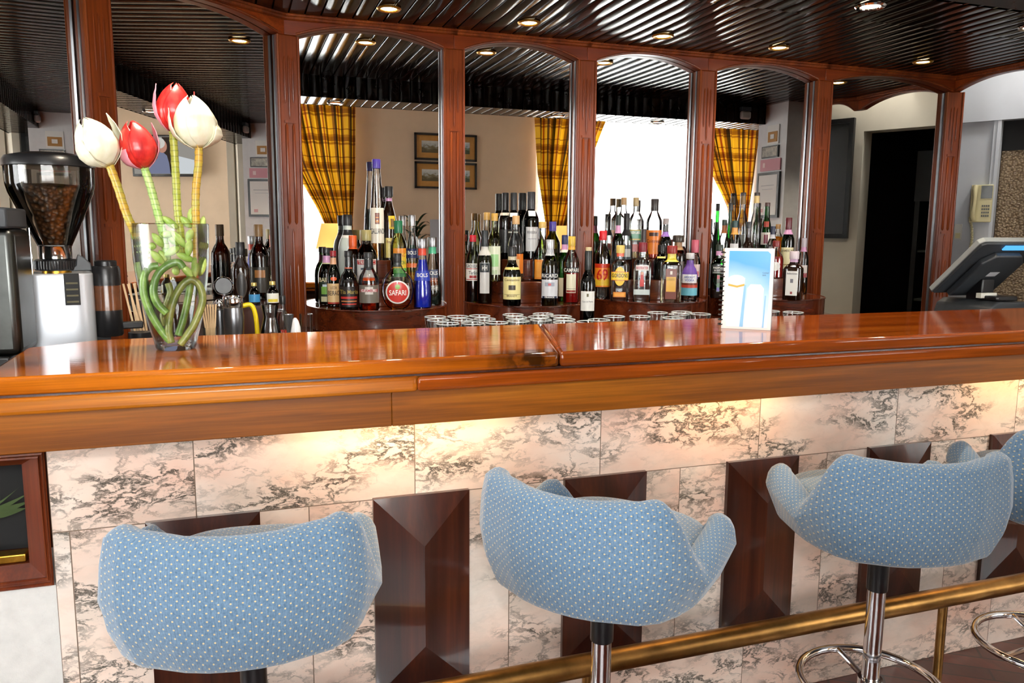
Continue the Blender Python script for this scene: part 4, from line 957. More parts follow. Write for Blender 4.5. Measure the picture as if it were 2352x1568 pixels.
bt(3,'amber','whisky_bottle','amber whisky bottle with gold-brown cap right of the menu','round','clear',cap=(170,130,80),capz=.86,liquid=LQ['amber'],fill=.64)
bt(3,'red_round','liqueur_bottle','red liqueur bottle with white medallion label beside the menu','fat','clear',cap=(120,30,26),capz=.84,liquid=LQ['red'],fill=.58,labels=[(.20,.44,.6,(222,220,214),(),(),'oval')])
bt(3,'irish','whiskey_bottle','green whiskey bottle with cream label and dark red cap','std','dgreen',cap=(90,24,34),capz=.80,bands=[(.72,.80,PK)],labels=[(.14,.50,.92,(222,214,170),[('JAMESON',.44,.95,.05,(90,70,40))],[(.20,.22,.6,(160,140,90))])])
bt(3,'scotch','whisky_bottle','square dark whisky bottle with white label, right end of the stand','square','dbrown',p=5.0,cap=(214,200,206),capz=.84,capr=1.3,bands=[(.78,.84,(196,160,190))],labels=[(.10,.60,.62,(220,220,216),[('Ballantines',.55,.85,.035,(80,80,90))],[(.36,.44,.25,(110,110,120)),(.13,.18,.18,(150,60,60))])],yaw=-8)
bt(3,'green_clear','gin_bottle','pale green-clear bottle with pink seal at the right pillar','std','clear',cap=(190,180,190),capz=.84,bands=[(.76,.84,PK)],liquid=LQ['gold'],fill=.2,labels=[(.30,.52,.8,(206,196,190),(),[(.30,.38,.95,(140,40,50))])])
# --- left of the first pillar
bt(4,'dark_oval','whisky_bottle','dark oval whisky bottle beside the vase, left of three','fat','dbrown',cap=K_,capz=.78,capr=1.2,sy=.7,labels=[(.06,.50,.62,(50,34,16),(),(),'oval'),(.10,.46,.5,(24,18,12),(),(),'oval')])
bt(4,'amber_big','whisky_bottle','large dark amber bottle standing at the corner pillar','wine','brown',cap=(130,96,50),capz=.84,liquid=LQ['dark'],fill=.5,labels=[(.10,.44,.85,(34,30,20),(),[(.30,.40,.6,(150,100,50))])])
bt(4,'tonic','small_bottle','small bottle with gold cap and blue label beside the vase','round','brown',cap=(214,190,110),capm=.8,capz=.84,capr=1.25,labels=[(.10,.46,.97,(70,150,206),(),())])
bt(4,'tonic_w','small_bottle','small bottle with gold cap and white-yellow label by the pillar','round','brown',cap=(214,190,110),capm=.8,capz=.84,capr=1.25,labels=[(.10,.50,.97,(232,232,222),(),[(.14,.26,.8,(220,200,60))])])
bt(4,'sauce','small_bottle','tiny sauce bottle with black cap in front of the corner pillar','round','clear',cap=K_,capz=.84,capr=1.3,liquid=LQ['red'],fill=.35,labels=[(.10,.36,.8,(190,60,50),(),())])

# ================================================================== glasses on the service shelf
RIMM = plain('painted_rim_glint', (216,222,222), .08, 0, 1.0)  # light caught by the rims put into the colour: near-white, not clear
def coupe(loc, label, r=.039, h=.0888):
    t = thing('drinking_glass', label, 'glass', loc, 0, 'glasses behind the bar top')
    MB().lathe([(0,0),(r*.62,0),(r*.66,.004),(r*.8,h*.45),(r,h),(r-.0022,h),(r*.78-.002,h*.45),(r*.6,.009),(0,.008)], 28).build('bowl', GLASS, t)
    mb = MB(); n = 28; mb.tube([(math.cos(2*math.pi*i/n)*(r-.001), math.sin(2*math.pi*i/n)*(r-.001), h) for i in range(n)], .0016, 6, closed=True)
    mb.build('rim', RIMM, t)
    return t
GP = [(.655,2.702),(.735,2.694),(.815,2.691),(.640,2.60),(.722,2.592),(.802,2.588),(.645,2.49),(.728,2.482),(.808,2.472),(.945,2.70),(.925,2.605),(1.008,2.604),(1.06,2.693),(1.093,2.60),(.895,2.50),(.98,2.51),(1.065,2.505),(1.03,2.42),(1.115,2.415),(1.176,2.458),(1.278,2.547),(1.369,2.522),(1.50,2.626),(1.548,2.552),(1.60,2.62),(1.632,2.54),(1.46,2.445),(1.96,2.564),(2.02,2.50)]
g0 = None
rowname = ['left cluster below the first and second stands','middle cluster below the second stand','pair alone left of the menu','right cluster left of the menu','pair right of the menu']
def gl_cluster(x): return 0 if x < .85 else 1 if x < 1.14 else 2 if x < 1.40 else 3 if x < 1.8 else 4
for (x, y) in GP:
    lab = 'empty clear glass behind the bar, in the '+rowname[gl_cluster(x)]
    if g0 is None: g0 = coupe((x,y,1.0106), lab); nt = g0
    else: nt = dup(g0, (x,y,1.0106), 0, lab)
    nt['group'] = 'glasses: '+rowname[gl_cluster(x)]

# ================================================================== left end: grinder, coffee machine, bar tools
HOPPER = thin_glass('smoked_plastic', (.80,.78,.74), (.16,.15,.13), 1.1)
bn = N('coffee_beans'); vo_ = bn.n('TexVoronoi', {'Vector': bn.coord(), 'Scale': 95, 'Randomness': 1.0}); 
BEANS = bn.done(bn.bsdf(col=bn.ramp(vo_.outputs[0], [(.05, lin(150,108,70)), (.45, lin(92,60,36)), (.85, lin(24,14,8))]), rough=.4, normal=bn.bump(vo_.outputs[0], .9, .006)))
t = thing('coffee_grinder', 'coffee grinder with a smoked hopper full of beans at the left end', 'coffee grinder', (-.466,2.45,1.0106), R(11))
z = lambda a: a-1.0106
MB().lathe([(0,z(1.60)),(.06,z(1.598)),(.103,z(1.588)),(.110,z(1.578)),(.111,z(1.562)),(.106,z(1.560)),(0,z(1.562))], 48).build('hopper_lid', BLACKP, t)
MB().lathe([(.041,z(1.352)),(.046,z(1.362)),(.075,z(1.428)),(.101,z(1.492)),(.1065,z(1.515)),(.1075,z(1.56)),(.105,z(1.56)),(.1035,z(1.515)),(.098,z(1.494)),(.072,z(1.43)),(.043,z(1.364)),(.041,z(1.352))], 48).build('hopper', HOPPER, t)
MB().lathe([(0,z(1.354)),(.038,z(1.355)),(.068,z(1.430)),(.094,z(1.494)),(.097,z(1.506)),(.08,z(1.514)),(0,z(1.520))], 40).build('coffee_beans', BEANS, t)
MB().lathe([(.037,z(1.316)),(.040,z(1.318)),(.040,z(1.350)),(.043,z(1.354)),(0,z(1.354))], 36).build('collar', CHROME, t)
mb = MB(); n = 96
mb.lathe([(0,z(1.286)),(.0505,z(1.286)),(.0525,z(1.290)),(.0525,z(1.312)),(.048,z(1.316)),(0,z(1.316))], 48)
for i in range(44):
    a = 2*math.pi*i/44; mb.tube([(.0525*math.cos(a),.0525*math.sin(a),z(1.290)),(.0525*math.cos(a),.0525*math.sin(a),z(1.312))], .002, 5)
mb.build('adjustment_ring', BLACKP, t)
MB().lathe([(0,z(1.275)),(.036,z(1.275)),(.036,z(1.287)),(0,z(1.287))], 32).build('brass_neck', GOLD, t)
MB().lathe([(.082,.0),(.086,.004),(.086,z(1.276)),(.083,z(1.2795)),(0,z(1.2795))], 64, p=4.5).build('body', SILV, t, smooth=30)
MB().tube([(-.058,-.03,z(1.28)),(-.058,-.03,z(1.40))], .0035, 8).build('rod', CHROME, t)
mb = MB(); mb.box(.014,-.0905,z(1.196),.050,-.084,z(1.2805)); bd = mb.build('badge', plain('matt_black',(14,14,15),.7), t, bevel=.001)
mb = MB()
for k in range(4): mb.box(.018,-.0915,z(1.203+.0165*k),.046,-.0900,z(1.2075+.0165*k))
mb.build('badge_slots', plain('olive_slots',(84,80,56),.7), bd, smooth=0)
t2c = (.118,-.018)
mb = MB(); mb.lathe([(0,z(1.101)),(.034,z(1.101)),(.0365,z(1.106)),(.0365,z(1.174)),(0,z(1.174))], 40, t2c+(0,)); mb.build('doser_base', BLACKP, t)
MB().lathe([(0,z(1.174)),(.0362,z(1.174)),(.0362,z(1.243)),(0,z(1.243))], 40, t2c+(0,)).build('doser_window', worn('ground_coffee',(104,58,26),.25,0,.25,14,coat=.8), t)
MB().lathe([(0,z(1.243)),(.0368,z(1.243)),(.0368,z(1.288)),(.033,z(1.296)),(.029,z(1.297)),(.029,z(1.309)),(.026,z(1.312)),(0,z(1.312))], 40, t2c+(0,)).build('doser_lid', BLACKP, t)
MB().prism([(.03,z(1.284)),(.085,z(1.284)),(.082,z(1.305)),(.066,z(1.322)),(.052,z(1.330)),(.048,z(1.318)),(.046,z(1.30))], (-.032,-.012), lambda a, b, c: (a, c, b)).build('lever', DARKP, t, bevel=.003)
MB().box(.150,-.032,z(1.118),.205,-.016,z(1.139)).build('filter_fork', BLACKP, t, bevel=.004)
MB().box(.08,-.03,z(1.011),.12,.0,z(1.102)).build('doser_bracket', BLACKP, t)

STEELD = worn('dark_steel', (84,86,84), .3, 1.0, .1, 20)
t = thing('coffee_machine', 'stainless coffee machine with dark top cut off by the left edge', 'coffee machine', (-.70,2.24,1.0106))
MB().box(-.22,-.09,z(1.095),.205,.085,z(1.398)).build('steel_body', STEELD, t, bevel=.018)
MB().box(-.24,-.10,z(1.398),.198,.088,z(1.447)).build('dark_top', DARKP, t, bevel=.006)
MB().box(-.24,-.10,0,.18,.088,z(1.0945)).build('dark_base', BLACKP, t, bevel=.004)

t = thing('stirrer_holder', 'bundle of flat wooden stirrers in a holder right of the grinder', 'stirrers', (-.262,2.49,1.0106))
MB().lathe([(0,0),(.022,0),(.022,.085),(.020,.085),(.020,.004),(0,.004)], 20).build('cup', BLACKP, t)
STK = worn('pale_stirrer_wood',(206,176,136),.7,0,.15,20)
for k in range(6):
    a = -.20+.03*k; MB().obox((-.012+.004*k-.02*(k % 2),-.006+.004*k,.125), (.0028,0,0), (0,.0008,0), (math.sin(a)*.11,0,math.cos(a)*.11)).build('stirrer', STK, t, smooth=0)
t = thing('spoon_jar', 'bundle of pale flat sticks standing right of the vase', 'stirrers', (-.082,2.50,1.0106))
MB().lathe([(0,0),(.020,0),(.022,.10),(.020,.10),(.018,.004),(0,.004)], 20).build('cup', GLASS, t)
for k in range(6): MB().obox((-.012+.0048*k,-.004+.002*(k % 3),.088), (.0026,0,0), (0,.0009,0), (.003*(k-3),0,.080)).build('stirrer', STK, t, bevel=.0008)
t = thing('lidded_jar', 'small jar with black lid left of the vase', 'jar', (-.262,2.40,1.0106))
MB().lathe([(0,0),(.026,0),(.028,.085),(0,.085)], 24).build('jar', GLASSB, t); MB().lathe([(0,.085),(.031,.085),(.031,.104),(0,.106)], 24).build('lid', BLACKP, t)
t = thing('cocktail_shaker', 'wide steel cocktail shaker right of the vase', 'shaker', (-.016,2.60,1.0106))
MB().lathe([(0,0),(.022,0),(.024,.01),(.030,.08),(.0315,.12),(.0285,.148),(0,.150)], 32).build('cup', STEEL, t); MB().lathe([(.0285,.148),(.030,.150),(.030,.180),(.028,.183),(.027,.178),(0,.176)], 32).build('collar', CHROME, t)
t = thing('cocktail_shaker', 'slim steel shaker with domed cap beside the pale sticks', 'shaker', (-.058,2.665,1.0106))
MB().lathe([(0,0),(.017,0),(.019,.10),(.018,.135),(0,.137)], 28).build('cup', STEEL, t); MB().lathe([(.014,.137),(.016,.14),(.015,.158),(.008,.168),(0,.170)], 24).build('cap', CHROME, t)
t = thing('cocktail_strainer', 'coiled wire cocktail strainer leaning behind the shakers', 'strainer', (-.044,2.76,1.0106))
mb = MB(); mb.tube([(.030*math.cos(a),.01*math.sin(a*9),.205+.030*math.sin(a)) for a in [2*math.pi*i/150 for i in range(150)]], .0016, 5, closed=True); mb.build('coil', CHROME, t)
MB().lathe([(0,-.001),(.026,-.001),(.026,.001),(0,.001)], 24, fn=lambda x,y,z_: (x,z_,.205+y)).build('plate', worn('matt_steel',(120,122,124),.6,1.0), t)
MB().tube([(0,0,.178),(.004,0,.09),(.006,0,.001)], .005, 8).build('handle', STEEL, t)
t = thing('citrus_squeezer', 'yellow plastic citrus tool with bent handle behind the bar', 'squeezer', (.030,2.66,1.0106))
YEL = plain('yellow_plastic',(236,206,20),.35)
MB().tube(smoothpath([(-.018,0,.146),(.004,0,.150),(.016,0,.135),(.022,0,.10),(.024,0,.055),(.024,0,.004)], 5), .0075, 10).build('handle', YEL, t)
MB().lathe([(0,0),(.020,0),(.022,.02),(0,.022)], 20).build('cup', YEL, t)
t = thing('glass_jug', 'ornate clear glass jug with handle beside the yellow squeezer', 'jug', (.094,2.60,1.0106))
MB().lathe([(0,0),(.026,0),(.030,.01),(.033,.06),(.024,.10),(.020,.115),(.027,.152),(.0255,.152),(.018,.115),(.022,.10),(.030,.06),(.026,.012),(0,.010)], 32).build('bowl', GLASSB, t)
MB().tube(smoothpath([(.020,0,.135),(.045,0,.13),(.048,0,.09),(.030,0,.055)], 6), .004, 8).build('handle', GLASSB, t)
t = thing('jigger', 'steel double cone jigger near the corner pillar', 'jigger', (.143,2.50,1.0106))
MB().lathe([(0,.004),(.016,0),(.017,0),(.005,.068),(.005,.074),(.0165,.132),(.0155,.132),(.003,.078),(0,.078)], 24).build('cones', STEEL, t)
t = thing('salt_shaker', 'white salt shaker beside the jigger', 'shaker', (.167,2.56,1.0106))
MB().lathe([(0,0),(.018,0),(.019,.03),(.016,.085),(.010,.105),(.004,.114),(0,.115)], 24).build('body', plain('white_porcelain',(232,234,238),.2), t)
t = thing('water_glass', 'small empty tumbler behind the white salt shaker', 'glass', (.205,2.62,1.0106))
MB().lathe([(0,0),(.018,0),(.021,.12),(.0195,.12),(.017,.006),(0,.006)], 24).build('bowl', GLASS, t)

# ================================================================== right end: POS terminal, phone
t = thing('pos_terminal', 'grey touch-screen till seen from behind at the right edge', 'till', (2.905,2.58,1.0106))
def ps(a, b, c): # a up the screen, b to the right, c out of the back
    return (b, .12-.24*a-.69*c, .142+.23*a-.72*c)
MB().prism([(0,.012),(.03,0),(.95,0),(1.0,.02),(1.0,.34),(.95,.36),(.03,.36),(0,.345)], (-.012,.010), lambda a, b, c: ps(a,b,c)).build('screen_frame', plain('silver_plastic',(150,154,152),.4), t, bevel=.003)
MB().prism([(.03,.006),(.95,.006),(.985,.024),(.985,.336),(.95,.354),(.03,.354)], (.0101,.022), lambda a, b, c: ps(a,b,c)).build('back_shell', DARKP, t, bevel=.003)
MB().prism([(.06,.065),(.70,.065),(.84,.11),(.84,.25),(.70,.30),(.06,.30)], (.0221,.050), lambda a, b, c: ps(a,b,c)).build('rear_housing', DARKP, t, bevel=.006)
MB().prism([(.885,.135),(.885,.30),(.955,.30),(.955,.135)], (.0221,.028), lambda a, b, c: ps(a,b,c)).build('customer_display', emis('lcd_blue',(90,180,255), 1.3), t, smooth=0, label='glowing blue customer display')
MB().prism([(.46,.155),(.46,.21),(.54,.215),(.54,.16)], (.0501,.0508), lambda a, b, c: ps(a,b,c)).build('sticker', plain('grey_sticker',(176,178,182),.5), t, smooth=0)
MB().prism([(.05,0),(.37,0),(.37,.085),(.30,.105),(.12,.11),(.08,.09)], (-.13,.15), lambda a, b, c: (a,c,b)).build('base', DARKP, t, bevel=.008)
MB().box(.15,-.02,.095,.22,.06,.20).build('neck', BLACKP, t, bevel=.005)
MB().box(.12,-.12,.1105,.24,-.03,.132).build('card_reader', BLACKP, t, bevel=.006)
MB().box(.10,-.06,.121,.19,-.035,.142).build('label_strip', plain('pale_strip',(206,206,196),.5), t, smooth=0)
for k, (x, y, rz_, c, lab) in enumerate(((2.86,2.64,.5,(60,80,210),'blue ballpoint pen beside the till'),(2.85,2.50,-.2,(230,230,235),'white pen with blue end lying before the till'))):
    t = thing('pen', lab, 'pen', (x,y,1.0106), rz_)
    MB().tube([(-.06,0,.005),(.05,0,.005)], .0045, 8).build('barrel', colm(c), t); MB().tube([(.05,0,.005),(.068,0,.005)], .003, 8).build('tip', colm((60,80,210)), t)

t = thing('wall_phone', 'cream push-button wall phone with coiled cord on the white wall', 'telephone', atA(.13,0,1.47))
F = lambda u, n, z_: tuple(atA(.13+u, n-.03, 1.47+z_)-t.location)
mb = MB(); mb.prism([(-.055,0),(.052,0),(.052,.205),(-.055,.205)], (.0005,.035), lambda a, b, c: F(a,c,b)); mb.build('body', CREAM, t, bevel=.004)
MB().prism([(-.005,.13),(.050,.13),(.050,.200),(-.005,.200)], (.0352,.037), lambda a, b, c: F(a,c,b)).build('smoked_panel', plain('smoked_panel',(60,58,46),.25), t, smooth=0)
mb = MB()
for i in range(4):
    for j in range(4): mb.prism([(.004+.010*j,.03+.018*i),(.011+.010*j,.03+.018*i),(.011+.010*j,.040+.018*i),(.004+.010*j,.040+.018*i)], (.0352,.038), lambda a, b, c: F(a,c,b))
mb.build('keypad', plain('grey_keys',(96,98,96),.5), t, smooth=0)
MB().tube([F(a,b_,c_) for a, b_, c_ in ((-.030,.05,.012),(-.034,.062,.03),(-.030,.066,.075),(-.027,.066,.13),(-.030,.062,.178),(-.030,.05,.198))], [.013,.014,.0105,.0105,.014,.013], 12).build('handset', CREAM, t)
mb = MB(); pts = []
for i in range(240):
    s = i/239; a = s*2*math.pi*26; pts.append(F(-.052+.02*math.sin(s*3.1)+.006*math.cos(a), .03+.006*math.sin(a), .03-.24*s))
mb.tube(pts, .0024, 5); mb.build('coiled_cord', CREAM, t)
t = thing('wall_socket', 'small white switch plate low on the wall left of the phone', 'switch', atA(.02,-.0295,1.40))
F = lambda u, n, z_: tuple(uA*u+nA*n+Vector((0,0,z_)))
MB().prism([(-.02,-.03),(.02,-.03),(.02,.06),(-.02,.06)], (.0,.006), lambda a, b, c: F(a,c,b)).build('plate', plain('white_plate',(222,222,216),.5), t, bevel=.002)
MB().prism([(-.012,-.02),(.012,-.02),(.012,.01),(-.012,.01)], (.0062,.009), lambda a, b, c: F(a,c,b)).build('rocker', CREAM, t, smooth=0)
# ================================================================== store room behind the doorway
t = thing('bottle_cooler', 'dark glass-door bottle cooler in the unlit room behind the doorway', 'fridge', (4.50,2.75,0))
DK = plain('cooler_black',(8,10,8),.6)
F = lambda u, n, z_: tuple(uB*u+nB*n+Vector((0,0,z_)))
def fb(nm, u0, u1, n0, n1, z0, z1, m):
    mb = MB(); v = [F(u,n,z_) for z_ in (z0,z1) for n in (n0,n1) for u in (u0,u1)]
    return mb.add(v, [(0,2,3,1),(4,5,7,6),(0,1,5,4),(2,6,7,3),(0,4,6,2),(1,3,7,5)]).build(nm, m, t, smooth=0)
fb('body', -.36,.36,-.40,-.30,0,1.95,DK); fb('side', -.36,-.33,-.30,.0,0,1.95,DK); fb('side', .33,.36,-.30,.0,0,1.95,DK); fb('top', -.36,.36,-.30,.02,1.62,1.95,DK); fb('bottom', -.36,.36,-.30,.02,0,.25,DK)
for z_ in (.62,.95,1.28): fb('shelf', -.33,.33,-.29,-.03,z_,z_+.015,plain('cooler_shelf',(60,66,56),.5))
fb('handle', .27,.29,.03,.05,.9,1.4,DARKP)
for k in range(3):
    for j in range(4):
        p = Vector((4.50,2.75,0))+uB*(-.22+.14*j)+nB*(-.15)
        x = MB().lathe([(0,0),(.03,0),(.03,.13),(.012,.19),(.012,.235),(0,.235)], 14).build('beer_bottle', G['dgreen'] if j % 2 else G['brown'], loc=(p.x,p.y,.6355+.33*k))
        tag(x, 'small %s bottle in the dark cooler, %s shelf, %s' % (('brown','green')[j % 2], ('lowest','middle','top')[k], ('leftmost','second from left','third from left','rightmost')[j]), 'bottle', 'bottles in the dark cooler')

# ================================================================== room behind the viewer, seen in the mirrors
def curtain(name, label, xl, xr, z0, z1, y, folds, mat, cat, amp=.035, group=None, rev=0.0):
    """xl, xr: edge position as function of z"""
    t = thing(name, label, cat, ((xl(z1)+xr(z1))/2, y, z0), 0, group); o = t.location; W = abs(xr(z1)-xl(z1))*1.25
    def fn(u, v):
        z_ = z0+(z1-z0)*v; a, b = xl(z_), xr(z_)
        return (a+(b-a)*u-o.x, y+amp*math.sin(u*folds*2*math.pi+.6*math.sin(5*v))+.3*amp*math.sin(u*folds*5.1+2*v)-o.y, z_-o.z)
    ob = MB().grid(fn, folds*10+1, 40, lambda u, v: (u*W, v*(z1-z0))).build('cloth', mat, t, smooth=180)
    return t
def pw(P):
    return lambda z_: interp(P, z_)
curtain('plaid_curtain','yellow plaid curtain at the left window, gathered to the right', pw([(.6,.86),(1.42,.82),(1.6,.74),(2.0,.52),(2.62,.36)]), pw([(.6,1.12),(1.45,1.07),(2.0,1.11),(2.62,1.125)]), .55,2.66,YW+.15,6,PLAID,'curtain',group='yellow plaid curtains reflected in the mirrors')
curtain('plaid_curtain','yellow plaid curtain left of the big sheer window, gathered to the left', pw([(.6,3.0),(1.45,3.07),(2.0,2.98),(2.62,2.94)]), pw([(.6,3.34),(1.42,3.31),(1.7,3.42),(2.0,3.53),(2.62,3.78)]), .55,2.66,YW+.15,7,PLAID,'curtain',group='yellow plaid curtains reflected in the mirrors')
curtain('plaid_curtain','yellow plaid curtain right of the big sheer window, gathered to the right', pw([(.6,5.36),(1.5,5.34),(1.68,5.30),(2.0,5.10),(2.62,4.84)]), pw([(.6,5.66),(1.5,5.58),(1.68,5.59),(2.0,5.64),(2.62,5.71)]), .55,2.66,YW+.15,7,PLAID,'curtain',group='yellow plaid curtains reflected in the mirrors')
curtain('sheer_curtain','white sheer curtain glowing across the big window', pw([(0,3.02),(3,3.02)]), pw([(0,5.74),(3,5.74)]), .6,2.70,YW+.06,17,SHEER,'curtain',.018,'sheer curtains')
curtain('sheer_curtain','white sheer curtain at the left window behind the lamp', pw([(0,-1.2),(3,-1.2)]), pw([(0,1.08),(3,1.08)]), .6,2.70,YW+.06,14,SHEER,'curtain',.018,'sheer curtains')
curtain('side_drape','narrow pinkish beige drape in the corner right of the big window', pw([(0,5.74),(3,5.74)]), pw([(0,5.93),(3,5.93)]), .3,2.70,YW+.14,2,worn('beige_drape',(226,196,176),.8,0,.05,8),'curtain',.02)

t = thing('sheer_curtain', 'white sheer curtain across the left side window', 'curtain', (-2.57,1.45,.6), 0, 'sheer curtains')
MB().grid(lambda u, v: (.018*math.sin(u*13*2*math.pi+.6*math.sin(5*v)), -.98+1.96*u, 1.49*v), 131, 30).build('cloth', SHEER, t, smooth=180)
# framed pictures on the tan wall
FR = plain('black_frame',(30,24,20),.35); MAT = worn('gold_mat',(176,126,58),.6,0,.06,30)
def landscape(name, c1, c2, c3):
    m = N(name); z_ = m.n('SeparateXYZ', {0: m.coord('Object')}).outputs[2]; n = m.noise(m.coord(scale=(20,20,40)), 1.2, 4)
    v = m.math('ADD', m.math('MULTIPLY', z_, 8.0), m.math('MULTIPLY', m.math('SUBTRACT', n, .5), .9))
    return m.done(m.bsdf(col=m.ramp(m.math('ADD', v, .5), [(.25, lin(*c1)), (.48, lin(*c2)), (.6, lin(*c3)), (.9, lin(196,200,196))]), rough=.4))
PICS = [landscape('sketch_a',(90,80,50),(120,110,80),(170,176,176)), landscape('sketch_b',(70,76,50),(110,120,90),(160,170,180))]
for k, (cx, cz, nm) in enumerate(((1.875,2.235,'upper left'),(2.205,2.235,'upper right'),(1.875,1.955,'lower left'),(2.205,1.955,'lower right'))):
    t = thing('framed_picture', 'black-framed landscape with gold mat, %s of four on tan wall' % nm, 'picture', (cx,YW,cz), 0, 'four landscapes on the tan wall')
    hw, hh = .158, .132; mb = MB()
    for x0, z0, x1, z1 in ((-hw,-hh,hw,-hh+.02),(-hw,hh-.02,hw,hh),(-hw,-hh,-hw+.02,hh),(hw-.02,-hh,hw,hh)): mb.box(x0,.0005,z0,x1,.028,z1)
    mb.build('frame', FR, t, smooth=0)
    MB().box(-hw+.018,.002,-hh+.018,hw-.018,.012,hh-.018).build('mat', MAT, t, smooth=0)
    MB().box(-.085,.0121,-.058,.085,.0135,.058).build('print', PICS[k % 2], t, smooth=0)

def side_table(cx, label):
    t = thing('side_table', label, 'table', (cx,-.8,0), 0, 'side tables under the windows')
    MB().lathe([(0,.78),(.30,.78),(.31,.79),(.31,.805),(.30,.815),(0,.815)], 40).build('tabletop', W_TRAY, t)
    MB().lathe([(0,0),(.2,0),(.2,.02),(.04,.05),(.03,.4),(.04,.78),(0,.78)], 24).build('pedestal', W_PAN, t)
    return t
LAMPM = N('lit_lampshade'); tr = LAMPM.n('BsdfTranslucent', {0: lin(230,200,140)}).outputs[0]; em = LAMPM.n('Emission', {0: lin(255,222,158), 1: .42}).outputs[0]
LAMPM = LAMPM.done(LAMPM.n('AddShader', {0: tr, 1: em}).outputs[0])
def lamp(cx, label):
    t = thing('table_lamp', label, 'lamp', (cx,-.8,.8155), 0, 'lit table lamps reflected in the mirrors')
    MB().lathe([(0,0),(.07,0),(.07,.015),(.03,.05),(.045,.14),(.05,.22),(.03,.32),(.012,.36),(.012,.46),(0,.46)], 28).build('base', GOLD, t)
    MB().lathe([(.128,.415),(.074,.645),(.0725,.645),(.1265,.415)], 36).build('lamp_shade', LAMPM, t)
for cx, a in ((.815,'beside the left plaid curtain'),(3.14,'below the middle plaid curtain')):
    side_table(cx, 'round wooden side table carrying the lamp '+a); lamp(cx, 'table lamp with glowing yellow shade '+a)
t = side_table(1.62, 'round wooden side table carrying the spiky house plant')
t = thing('house_plant', 'spiky dracaena house plant below the landscapes', 'plant', (1.62,-.8,.8155))
MB().lathe([(0,0),(.09,0),(.12,.20),(.11,.20),(.10,.18),(0,.18)], 28).build('pot', plain('terracotta',(140,80,56),.7), t)
MB().tube([(0,0,.18),(.01,0,.42),(0,0,.62)], [.016,.014,.010], 8).build('trunk', W_PAN, t)
LG = plain('dark_plant_green',(34,62,30),.45)
for k in range(26):
    a = k*2.4; up = .25+.75*((k*7) % 13)/13; ln = .17+.09*((k*5) % 7)/7; z0 = .40+.24*k/26
    mb = MB(); mb.grid(lambda u, v: (math.cos(a)*ln*v+(-math.sin(a))*(u-.5)*.034*math.sin(math.pi*min(1,v*.95+.05)), math.sin(a)*ln*v+math.cos(a)*(u-.5)*.034*math.sin(math.pi*min(1,v*.95+.05)), z0+ln*(up*v*1.1-.9*v*v)+.10*v), 4, 10)
    mb.build('leaf', LG, t, smooth=180)
t = thing('spiral_menu', 'grey back of a second spiral menu on the plant table, with a red dot', 'menu', (1.80,-.60,.8155+.0), R(8))
MB().box(-.09,-.003,.38,.09,.003,.69).build('cover', plain('menu_grey',(168,170,176),.5), t, smooth=0); MB().box(-.05,-.05,0,.05,.05,.38).build('stand_block', W_PAN, t)
MB().lathe([(0,0),(.008,0),(0,.001)], 14, fn=lambda x,y,z_: (x,.0035+z_,.655+y)).build('red_dot', colm(RD), t)

# television on the right wall
t = thing('television', 'wall television showing a white-haired person in a blue shirt', 'television', (5.93,.40,2.20), R(4))
MB().box(-.03,-.375,-.225,.02,.375,.225).build('bezel', BLACKP, t, bevel=.006)
MB().box(.0205,-.08,-.08,.072,.08,.08).build('wall_bracket', BLACKP, t)
X = -.0306
scr = MB().box(X-.0006,-.352,-.198,X,.352,.205).build('screen', emis('screen_grey',(170,166,160),.8), t, smooth=0)
def sc(name, poly, c, d): MB().add([(X-d,-a,b) for a, b in poly], [tuple(range(len(poly)))]).build(name, emis('screen_'+name, c, .85), scr, smooth=0)
sc('picture_backdrop', [(-.35,-.195),(-.14,-.195),(-.14,.0),(-.35,-.05)], (226,232,238), .001)
sc('picture_dark', [(-.12,-.195),(.0,-.195),(.02,.20),(-.14,.20)], (60,50,44), .001)
sc('picture_shirt', [(-.06,-.195),(.26,-.195),(.23,-.02),(.16,.06),(.04,.06),(-.03,.0),(-.05,-.08)], (132,138,168), .0016)
sc('picture_face', [(.02+.055*math.cos(a),.10+.07*math.sin(a)) for a in [2*math.pi*i/20 for i in range(20)]], (206,150,130), .0022)
sc('picture_hair', [(.055+.07*math.cos(a),.135+.06*math.sin(a)) for a in [2*math.pi*i/20 for i in range(20)]], (226,222,216), .0028)
sc('picture_panel', [(.20,.0),(.34,.0),(.34,.12),(.20,.12)], (214,206,200), .001)

# certificates on the painted pier, facing the bar
def onpier(name, label, y0, y1, z0, z1, parts, cat):
    t = thing(name, label, cat, (3.28,(y0+y1)/2,z0), 0, 'certificates on the painted pier')
    o = t.location
    for nm, a0, a1, b0, b1, d0, d1, m in parts:
        MB().box(3.2795-d1-o.x,y0+(y1-y0)*a0-o.y,(z1-z0)*b0,3.2795-d0-o.x,y0+(y1-y0)*a1-o.y,(z1-z0)*b1).build(nm, m, t, smooth=0)
onpier('award_plaque','gold and white award plaque, topmost on the painted pier',2.235,2.35,1.965,2.085,[('board',0,1,0,1,0,.008,PAPER),('gold_panel',.1,.9,.12,.66,.0081,.011,MAT),('emblem',.34,.66,.28,.52,.0111,.014,PAPER)],'plaque')
onpier('framed_photo','small silver framed photo below the award plaque',2.19,2.355,1.882,1.957,[('frame',0,1,0,1,0,.012,BLACKP),('print',.05,.95,.1,.9,.0121,.013,worn('silvery_print',(186,182,168),.5,0,.4,40))],'picture')
t_pk = onpier('pink_plaque','plain pink plaque with a pale star in the middle of the pier',2.18,2.38,1.800,1.874,[('board',0,1,0,1,0,.010,plain('pink_board',(206,140,150),.5)),('star',.14,.26,.30,.70,.0101,.0115,plain('pale_star',(236,206,206),.5))],'plaque')
